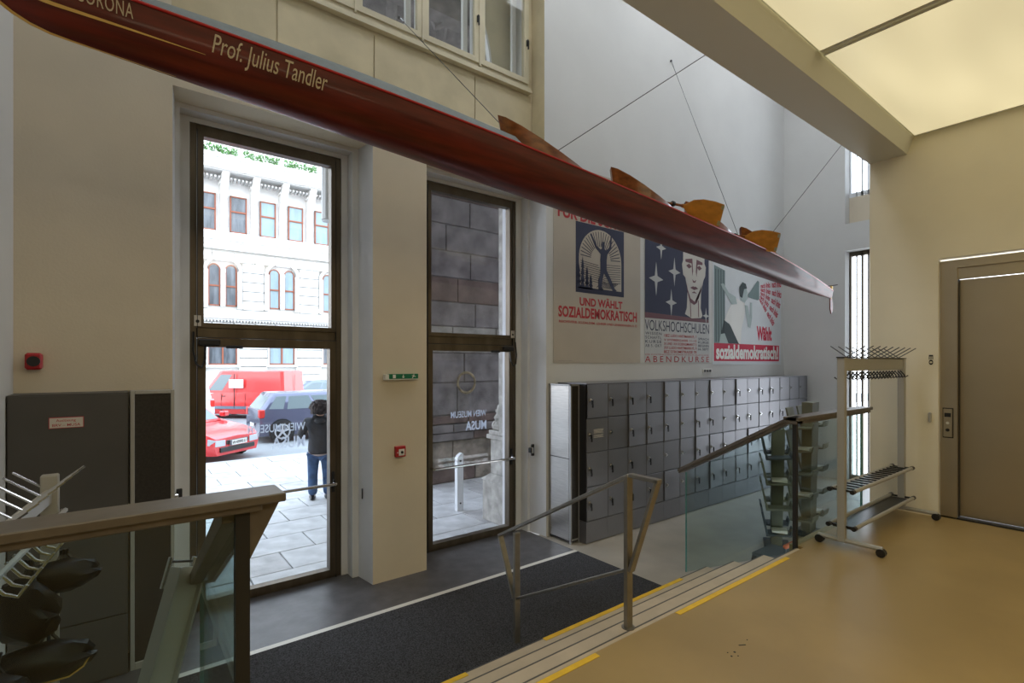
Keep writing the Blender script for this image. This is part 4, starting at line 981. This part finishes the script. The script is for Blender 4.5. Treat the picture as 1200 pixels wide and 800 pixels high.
fpart('balcony_slab', 'facade2', -6, 26, FY-1.1, FY+.3, 12.45, 12.62); fpart('balcony_slab', 'cornice', -6, 26, FY-.95, FY+.3, 12.38, 12.45)
fpart('balcony_rail', 'facade2', -6, 26, FY-1.05, FY-.85, 13.06, 13.16)
fpart('upper_wall', 'facade', -6, 26, FY+.0, FY+.3, 9.0, 9.35)
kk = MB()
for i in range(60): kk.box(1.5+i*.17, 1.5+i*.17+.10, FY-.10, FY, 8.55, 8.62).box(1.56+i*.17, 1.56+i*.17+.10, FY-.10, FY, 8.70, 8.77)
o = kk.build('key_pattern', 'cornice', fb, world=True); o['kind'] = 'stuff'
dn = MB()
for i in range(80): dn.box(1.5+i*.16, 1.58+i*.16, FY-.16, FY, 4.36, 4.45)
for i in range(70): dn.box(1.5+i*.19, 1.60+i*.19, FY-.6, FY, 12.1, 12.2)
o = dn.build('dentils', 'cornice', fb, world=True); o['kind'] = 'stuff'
bal_b = MB().lathe([(.05,0),(.09,.1),(.10,.25),(.05,.4),(.06,.55),(.08,.8)], (0,0,0), 6).build('tmp', 'facade2'); balm = bal_b.data; bpy.data.objects.remove(bal_b)
for i in range(44): child('baluster', balm, fb, (1.0+i*.28-6, FY-.95-34, 12.62+.2), scale=(1, 1, .56))
openings_low, openings_mid = [], []
def fwin(cx, w_, z0, z1, pm, rail, arched=False):
    y = FY+.12
    fr = MB(); x0, x1 = cx-w_/2, cx+w_/2
    fr.box(x0, x0+.06, y, y+.12, z0, z1).box(x1-.06, x1, y, y+.12, z0, z1).box(x0, x1, y, y+.12, z0, z0+.06).box(x0, x1, y-.02, y+.12, rail-.04, rail+.04)
    if not arched: fr.box(x0, x1, y, y+.12, z1-.06, z1)
    wn = fr.build('window', 'winred', fb, world=True)
    p_ = MB().box(x0+.05, x1-.05, y+.05, y+.1, z0+.04, z1)
    if arched: p_.xz([(x0, z1)] + [(cx+w_/2*math.cos(PI-PI*i/10), z1+w_/2*1.1*math.sin(PI*i/10)) for i in range(11)], y+.05, y+.1)
    p_.build('pane', pm, wn, world=True)
    if arched:
        hd_ = MB()
        for i in range(10):
            a0, a1 = PI*i/10, PI*(i+1)/10
            hd_.xz([(cx+w_/2*math.cos(a0), z1+w_/2*1.1*math.sin(a0)), (cx+w_/2*math.cos(a1), z1+w_/2*1.1*math.sin(a1)), (cx+(w_/2-.05)*math.cos(a1), z1+(w_/2-.05)*1.1*math.sin(a1)), (cx+(w_/2-.05)*math.cos(a0), z1+(w_/2-.05)*1.1*math.sin(a0))], y, y+.12)
        hd_.build('arch_head', 'winred', wn, world=True)
    return wn
BX = 1.535
for k in range(-2, 9):
    cx = 5.44 + (k-1)*BX
    if 0 < cx < 16:
        fwin(cx, .84, 9.38, 11.42, 'wpane' if k <= 1 else 'wpane2', 10.55)
        bx = cx + BX/2
        br = MB().box(bx-.16, bx+.16, FY-.15, FY+.3, 9.35, 11.9).box(bx-.22, bx+.22, FY-.30, FY+.3, 11.9, 12.05).build('pilaster', 'facade2', fb, .02, world=True)
        MB().yz([(FY-.1, 11.7), (FY-.25, 11.3), (FY-.45, 11.5), (FY-.75, 12.1), (FY-.95, 12.38), (FY-.1, 12.38)], bx-.18, bx+.18).build('bracket', 'facade2', br, .03, world=True)
        MB().ell((bx, FY-.2, 9.95), (.14,.12,.2), 8, 5).ell((bx, FY-.22, 11.2), (.13,.1,.16), 8, 5).lathe([(.10,-.3),(.16,-.1),(.10,.1)], (bx, FY-.15, 9.75), 8).build('carved_head', 'facade2', br, smooth=True, world=True)
for k in range(-1, 4):
    cx = 4.66 + k*3.07
    for sg in (-1, 1): fwin(cx+sg*.41, .58, 5.25, 7.25, 'wpane' if k <= 0 else 'wpane2', 6.35, True)
    sr = MB().box(cx-.11, cx+.11, FY-.08, FY+.2, 5.2, 7.3).box(cx-.95, cx-.72, FY-.06, FY+.3, 5.1, 7.2).box(cx+.72, cx+.95, FY-.06, FY+.3, 5.1, 7.2)
    for i in range(12):
        a0, a1 = PI*i/12, PI*(i+1)/12; ro, ri = .95, .80
        sr.xz([(cx+ro*math.cos(a0), 7.2+ro*.85*math.sin(a0)), (cx+ro*math.cos(a1), 7.2+ro*.85*math.sin(a1)), (cx+ri*math.cos(a1), 7.2+ri*.85*math.sin(a1)), (cx+ri*math.cos(a0), 7.2+ri*.85*math.sin(a0))], FY-.10, FY+.2)
    sr.build('arch_surround', 'facade2', fb, world=True)
    MB().lathe([(.09,0),(.07,.05),(.07,1.75),(.12,1.85),(.12,1.95)], (cx, FY-.12, 5.25), 8).build('colonnette', 'facade2', fb, smooth=True, world=True)
    MB().ell((cx-1.0, FY-.1, 5.25), (.1,.1,.14), 8, 5).ell((cx+1.0, FY-.1, 5.25), (.1,.1,.14), 8, 5).build('carved_head', 'facade2', fb, smooth=True, world=True)
    openings_mid.append((cx-.97, cx+.97))
    wn = fwin(cx, 1.42, 2.0, 3.45, 'wpane2' if k % 2 else 'wpane', 3.2)
    B('mullion', 'winred', cx-.04, cx+.04, FY+.1, FY+.24, 2.0, 3.45, wn)
    MB().box(cx-.80, cx-.71, FY-.03, FY+.2, 1.95, 3.5).box(cx+.71, cx+.80, FY-.03, FY+.2, 1.95, 3.5).box(cx-.85, cx+.85, FY-.1, FY+.2, 1.85, 1.98).build('window_surround', 'facade2', fb, world=True)
    openings_low.append((cx-.8, cx+.8))
cnt = 0
for ops, z0, nrow, h, zt in ((openings_low, 1.38, 6, .495, 3.5), (openings_mid, 5.06, 6, .53, 7.3)):
    for r in range(nrow):
        za = z0+r*h; xx = 1.2
        ends = [o for o in sorted(ops)] if za < zt else []
        segs = []; cur = .9
        for a, b in ends:
            if a > cur: segs.append((cur, a))
            cur = max(cur, b)
        segs.append((cur, 13.8))
        for a, b in segs:
            k_ = max(1, round((b-a)/1.15)) + (1 if (r % 2 and b-a > 1.5) else 0)
            for q in range(k_):
                if cnt > 285: break
                MB().box(a+(b-a)*q/k_+.02, a+(b-a)*(q+1)/k_-.02, FY, FY+.32, za+.025, za+h-.025).build('stone_block', 'facade', fb, .03, world=True); cnt += 1
        # backing where an arch head crosses
def leaves(x0, x1, y0, y1, z0, z1, n, s_):
    mb = MB()
    for _ in range(n):
        c = Vector((random.uniform(x0,x1), random.uniform(y0,y1), random.uniform(z0,z1)))
        a = Vector((random.gauss(0,1), random.gauss(0,1), random.gauss(0,1))).normalized()*s_; b_ = a.orthogonal().normalized()*s_*.6
        mb.add([c-a, c+b_, c+a, c-b_], [(0,1,2,3)])
    return mb
for i in range(6):
    x0 = 1.3+i*2.1
    t = thing('balcony_planter', ['leftmost', 'second', 'third', 'fourth', 'fifth', 'rightmost'][i] + ' row of green plants on the balcony rail of the white palace', 'plants', (x0+.9, FY-.95, 13.16), 0, 'balcony planters')
    MB().box(x0, x0+1.8, FY-1.1, FY-.8, 13.16, 13.28).build('trough', 'facade2', t, world=True)
    o = leaves(x0, x0+1.8, FY-1.25, FY-.75, 13.24, 13.66, 330, .09).build('foliage', 'leaf', t, world=True); o['kind'] = 'stuff'

# ---------------- vehicles
def car(name, lab, cat, loc, head, paint, L, W, H, belt, cab_, roof, sides, van=False, wheel_r=.31, plate=None, base_z=.20):
    t = thing(name, lab, cat, loc, head)
    hw = W/2
    rings = []
    for fx, zt, wf_ in belt:
        x = (fx-.5)*L; h_ = hw*wf_
        rings.append([(x,-h_*.90,base_z),(x,-h_*.99,base_z+.18),(x,-h_,base_z+(zt-base_z)*.6),(x,-h_*.94,zt),(x,0,zt+.03),(x,h_*.94,zt),(x,h_,base_z+(zt-base_z)*.6),(x,h_*.99,base_z+.18),(x,h_*.90,base_z)])
    MB().loft(rings).build('body', paint, t, smooth=True)
    # cabin
    (b0, b1), (r0, r1) = cab_, roof; zb = belt[len(belt)//2][1]-.02
    X = lambda f: (f-.5)*L
    wb, wr_ = hw*.93, hw*(.90 if van else .74)
    nr = 5; cr = []
    for k in range(nr+1):
        f = k/nr; zz = zb+(H-zb)*f
        inset = wb+(wr_-wb)*f
        e0 = X(b0+(r0-b0)*f); e1 = X(b1+(r1-b1)*f)
        cr.append([(e0,-inset*.88,zz),(e0+.10,-inset,zz),(e1-.25,-inset,zz),(e1,-inset*.78,zz),(e1,inset*.78,zz),(e1-.25,inset,zz),(e0+.10,inset,zz),(e0,inset*.88,zz)])
    last = [(p[0]*.97, p[1]*.85, H+.035) for p in cr[-1]]; cr.append(last)
    MB().loft(cr).build('cabin', paint, t, .0, smooth=True)
    def P(f, g, side):       # point on the cabin side: f along, g up
        e0 = X(b0+(r0-b0)*g)+.10; e1 = X(b1+(r1-b1)*g)-.25; inset = wb+(wr_-wb)*g
        return (e0+(e1-e0)*f, side*(inset+.008), zb+(H-zb)*g)
    for side in (-1, 1):
        for f0, f1 in sides:
            q = [P(f0,.12,side), P(f1,.12,side), P(f1,.86,side), P(f0,.86,side)]
            q2 = [(p[0], p[1]-side*.02, p[2]) for p in q]
            MB().hexa(q+q2).build('side_window', 'carglass', t)
    def E(y_, g, front):
        e = X(b1+(r1-b1)*g)+.008 if front else X(b0+(r0-b0)*g)-.008; inset = (wb+(wr_-wb)*g)*(.74 if front else .80)
        return (e, y_*inset, zb+(H-zb)*g)
    q = [E(-1,.08,True), E(1,.08,True), E(1,.90,True), E(-1,.90,True)]; MB().hexa(q+[(p[0]-.02,p[1],p[2]) for p in q]).build('windscreen', 'carglass', t)
    if not van:
        q = [E(-1,.15,False), E(1,.15,False), E(1,.85,False), E(-1,.85,False)]; MB().hexa(q+[(p[0]+.02,p[1],p[2]) for p in q]).build('rear_window', 'carglass', t)
    for fx in ((.14, .82) if not van else (.19, .84)):
        for side in (-1, 1):
            x = X(fx); yy = side*(hw*.99)
            MB().lathe([(.02,0),(wheel_r+.03,0),(wheel_r+.03,side*.012),(.02,side*.012)], (x, yy, wheel_r+.01), 20, 'y').build('wheel_arch', 'black', t)
            wl = MB().lathe([(wheel_r*.62,-.06),(wheel_r*.97,-.06),(wheel_r,-.03),(wheel_r,.03),(wheel_r*.97,.06),(wheel_r*.62,.06)], (x, yy-side*.02, wheel_r), 20, 'y').build('wheel', 'tyre', t, smooth=True)
            rm_ = MB().ring([(wheel_r*.56,side*.055),(wheel_r*.68,side*.06),(wheel_r*.68,side*.085),(wheel_r*.56,side*.08)], (x, yy-side*.02, wheel_r), 20, 'y')
            rm_.lathe([(.0,side*.05),(wheel_r*.2,side*.05),(wheel_r*.18,side*.085),(.0,side*.09)], (x, yy-side*.02, wheel_r), 12, 'y')
            for k in range(5):
                a = 2*PI*k/5+.3; rm_.bar((x, yy+side*.052, wheel_r), (x+math.cos(a)*wheel_r*.6, yy+side*.052, wheel_r+math.sin(a)*wheel_r*.6), .05, .02, (0,1,0))
            rm_.build('rim', 'rim', wl)
    xf, xr = X(1), X(0); zf = belt[-1][1]; zr = belt[0][1]
    fw = hw*belt[-1][2]; rw_ = hw*belt[0][2]
    for side in (-1, 1):
        x2 = X(belt[-2][0])
        MB().hexa([(xf+.012, side*fw*.55, zf-.17), (xf+.012, side*fw*.96, zf-.16), (x2, side*(hw*belt[-2][2]+.01), zf-.12), (x2, side*fw*.6, zf-.12), (xf+.012, side*fw*.55, zf-.03), (xf+.012, side*fw*.94, zf-.02), (x2, side*(hw*belt[-2][2]+.01)*.98, zf+.02), (x2, side*fw*.6, zf+.0)]).build('headlamp', 'lamp_w', t)
        h0, h1 = (zr-.35, zr+.1) if van else (zr-.22, zr+.02)
        MB().box(xr-.012, xr+.14, *sorted((side*rw_*.78, side*(rw_+.03))), h0, h1).build('tail_lamp', 'lamp_r', t, .02)
        MB().box(X(b1)-.30, X(b1)-.12, *sorted((side*hw*.98, side*(hw+.16))), zb+.06, zb+.20).build('door_mirror', paint if not van else 'black', t, .03)
        # door seams and sill moulding
        if van: MB().box(X(.22), X(.78), *sorted((side*(hw-.0), side*(hw+.012))), base_z+.22, base_z+.34).build('side_moulding', 'cargrey', t)
        for f in ((.36, .60) if not van else (.66, .40)): MB().box(X(f)-.006, X(f)+.006, *sorted((side*hw*.985, side*(hw*1.002))), base_z+.12, zb).build('door_seam', 'black', t)
        for f in ((.40, .62) if not van else (.62,)): MB().box(X(f), X(f)+.14, *sorted((side*hw*.96, side*(hw*.985+.012))), zb-.14, zb-.11).build('door_handle', 'black', t)
    MB().box(xf-.02, xf+.012, -fw*.5, fw*.5, zf-.15, zf-.05).build('grille', 'black', t, .01)
    MB().box(xf-.02, xf+.03, -fw*.78, fw*.78, base_z+.07, base_z+.18).build('air_intake', 'black', t, .01)
    for xe, sg in ((xf+.03, 1), (xr-.02, -1)):
        zz = base_z+.20 if sg > 0 else (base_z+.24 if not van else .62)
        pl = MB().box(*sorted((xe, xe+sg*.012)), -.26, .26, zz, zz+.12).build('number_plate', 'white_pl', t)
        MB().box(*sorted((xe+sg*.012, xe+sg*.014)), *sorted((-sg*.26, -sg*.22)), zz, zz+.12).build('blue_field', 'navy', pl)
        if plate:
            xx = xe+sg*.0145; uv, fs = text_geo(plate, bold=.02)
            MB().add([(xx, sg*(-.20+.42*u), zz+.025+.07*v) for u, v in uv], fs).build('lettering', 'black', pl)
    return t
ROAD = -.25
hatch = [(0,.96,.90),(.05,1.0,.98),(.3,.95,1),(.68,.93,1),(.9,.78,.96),(.97,.68,.88),(1,.58,.80)]
rc = car('car', 'red hatchback facing the camera beyond the sidewalk, at the left of the first door', 'car', (1.05, 15.4, ROAD), math.radians(-52), 'carred', 4.1, 1.72, 1.40,
    [(0,.75,.86),(.06,.88,.97),(.3,.92,1),(.68,.90,1),(.9,.74,.95),(.97,.66,.88),(1,.58,.80)], (.08,.74), (.16,.56), [(.04,.34),(.38,.66),(.70,.97)], plate='W·47095 U')
bc = car('car', 'slate blue hatchback parked side-on behind the standing person', 'car', (5.35, 17.0, ROAD), math.radians(2), 'carblue', 4.2, 1.78, 1.42,
    hatch, (.0,.78), (.09,.58), [(.03,.18),(.22,.52),(.56,.96)], plate=None, wheel_r=.33)
vn = car('van', 'red delivery van parked across the street under the palace windows', 'van', (4.6, 24.6, ROAD), math.radians(136), 'vanred', 4.1, 1.88, 1.98,
    [(0,1.05,.96),(.04,1.1,.99),(.3,1.12,1),(.72,1.10,1),(.88,.98,.97),(.96,.86,.90),(1,.70,.84)], (.0,.90), (.01,.72), [(.80,.99)], van=True, wheel_r=.33)
MB().box(-.35, .30, .955, .962, 1.30, 1.66).build('notice', 'white_pl', vn)
MB().box(-2.07, -2.062, -.01, .01, .35, 1.85).build('rear_door_seam', 'black', vn)
MB().box(.05, .08, .945, .955, .45, 1.9).build('sliding_door_seam', 'black', vn)
wc = car('car', 'white car partly visible at the left edge of the first door, beyond the van', 'car', (.85, 22.6, ROAD), math.radians(175), 'carwhite', 4.2, 1.75, 1.75,
    [(0,.95,.9),(.06,1.0,.97),(.3,1.05,1),(.68,1.02,1),(.9,.9,.96),(.97,.8,.88),(1,.65,.80)], (.02,.80), (.06,.62), [(.04,.3),(.35,.62),(.66,.96)])
gc = car('car', 'blue grey saloon parked right of the red van, half hidden by the person', 'car', (8.1, 27.2, ROAD), math.radians(174), 'cargrey', 4.4, 1.76, 1.42,
    hatch, (.12,.76), (.26,.58), [(.04,.2),(.24,.56),(.60,.97)])

# ---------------- person outside, seen from behind
def skinned(name, m_, parent, joints, edges, root=0, sub=2):
    me = bpy.data.meshes.new(name); me.from_pydata([j[0] for j in joints], edges, []); me.materials.append(M[m_])
    o = bpy.data.objects.new(name, me); COL.objects.link(o); o.parent = parent
    me.skin_vertices or None
    sk = o.modifiers.new('skin', 'SKIN')
    if not me.skin_vertices: me.attributes.new('tmp', 'FLOAT', 'POINT')
    for i, j in enumerate(joints):
        r = j[1]; me.skin_vertices[0].data[i].radius = r if isinstance(r, tuple) else (r, r)
        me.skin_vertices[0].data[i].use_root = (i == root)
    s_ = o.modifiers.new('sub', 'SUBSURF'); s_.levels = sub; s_.render_levels = sub
    sk.use_smooth_shade = True
    dg = bpy.context.evaluated_depsgraph_get(); me2 = bpy.data.meshes.new_from_object(o.evaluated_get(dg))
    o.modifiers.clear(); o.data = me2; me2.name = name
    for p in me2.polygons: p.use_smooth = True
    return o
pr = thing('person', 'person with dark curly hair, black jacket and blue jeans standing outside', 'person', (2.66, 8.60, ZO), math.radians(-18)); pr.scale = (1.12, 1.08, .97)
J = [((0,0,.90),(.15,.11)), ((0,0,1.06),(.125,.095)), ((0,0,1.25),(.155,.105)), ((0,.0,1.37),(.10,.08)), ((0,.0,1.43),.05), ((0,.015,1.50),(.07,.085)), ((0,.01,1.60),(.07,.08)),
     ((-.17,0,1.34),.055), ((-.255,.02,1.10),.045), ((-.20,.19,1.12),.035), ((-.12,.28,1.20),.026),
     ((.17,0,1.34),.055), ((.245,.03,1.10),.045), ((.16,.20,1.10),.035), ((.08,.29,1.18),.026),
     ((-.09,0,.82),.085), ((-.10,.01,.46),.058), ((-.10,-.02,.10),.042), ((.09,0,.82),.085), ((.10,.01,.46),.058), ((.11,-.02,.10),.042)]
E_ = [(0,1),(1,2),(2,3),(3,4),(4,5),(5,6),(2,7),(7,8),(8,9),(9,10),(2,11),(11,12),(12,13),(13,14),(0,15),(15,16),(16,17),(0,18),(18,19),(19,20)]
skinned('body', 'skin', pr, J, E_)
MB().ell((0,.005,1.555), (.074,.093,.112), 14, 10).ell((-.076,.0,1.55), (.012,.02,.03)).ell((.076,.0,1.55), (.012,.02,.03)).ell((0,.098,1.54), (.014,.02,.022)).build('head', 'skin', pr, smooth=True)
MB().ell((-.03,.09,1.575), (.012,.006,.007)).ell((.03,.09,1.575), (.012,.006,.007)).build('eyes', 'black', pr); MB().box(-.025, .025, .088, .094, 1.497, 1.503).build('mouth', 'redp', pr)
JJ = [((0,0,.73),(.195,.15)), ((0,0,1.08),(.165,.13)), ((0,0,1.26),(.185,.13)), ((0,0,1.37),(.12,.10)), ((0,-.02,1.44),(.095,.09)),
      ((-.18,0,1.33),.075), ((-.265,.02,1.09),.065), ((-.20,.18,1.12),.05), ((.18,0,1.33),.075), ((.255,.03,1.09),.065), ((.165,.19,1.10),.05)]
jk = skinned('jacket', 'jacket', pr, JJ, [(0,1),(1,2),(2,3),(3,4),(2,5),(5,6),(6,7),(2,8),(8,9),(9,10)])
skinned('hood', 'jacket', jk, [((-.08,-.11,1.36),(.05,.04)), ((0,-.14,1.33),(.06,.05)), ((.08,-.11,1.36),(.05,.04))], [(0,1),(1,2)])
skinned('shirt_hem', 'pink', pr, [((0,0,.70),(.17,.13)), ((0,0,.84),(.17,.13))], [(0,1)], sub=2)
skinned('jeans', 'jeans', pr, [((0,0,.86),(.155,.12)), ((-.09,0,.76),(.10,.10)), ((-.10,.01,.46),(.075,.075)), ((-.10,-.02,.07),(.07,.07)), ((.09,0,.76),(.10,.10)), ((.10,.01,.46),(.075,.075)), ((.11,-.02,.07),(.07,.07))], [(0,1),(1,2),(2,3),(0,4),(4,5),(5,6)])
for sg in (-1, 1):
    MB().ell((sg*.105, .04, .045), (.05,.13,.05), 10, 6).build('shoe', 'black', pr, smooth=True)
    c = Vector((-.12,.29,1.22)) if sg < 0 else Vector((.08,.30,1.20))
    hd_ = MB().ell(tuple(c), (.035,.022,.045), 8, 6)
    for k in range(4): hd_.tube([c+Vector((-.022+.015*k,.0,.03)), c+Vector((-.024+.016*k,.02,.065-.004*abs(k-1.5))), c+Vector((-.02+.014*k,.045,.07))], .008, 6, .006)
    hd_.tube([c+Vector((-sg*.03,.0,-.01)), c+Vector((-sg*.055,.015,.025)), c+Vector((-sg*.05,.03,.05))], .009, 6, .007)
    hd_.build('hand', 'skin', pr, smooth=True)
hr = MB().ell((0,-.03,1.565), (.115,.11,.13), 14, 10)
random.seed(3)
for _ in range(70):
    th = random.uniform(0, 2*PI); ph = random.uniform(-.6, 1.35)
    if math.sin(th) > .35 and ph < .75: continue
    hr.ell((.12*math.cos(th)*math.cos(ph), -.03+.11*math.sin(th)*math.cos(ph), 1.55+.125*math.sin(ph)), (.04,.04,.04), 6, 4)
hr.build('hair', 'hair', pr, smooth=True)
tag(MB().box(-.035, .035, -.006, .006, -.05, .05).build('camera_phone', 'black'), 'small black device held up by the person outside', 'phone')
o = bpy.data.objects['camera_phone']; o.location = Vector((2.66, 8.6, ZO)) + Matrix.Rotation(math.radians(-18), 3, 'Z') @ Vector((-.02, .37, 1.27)); o.rotation_euler = (0, PI/2, math.radians(-18))
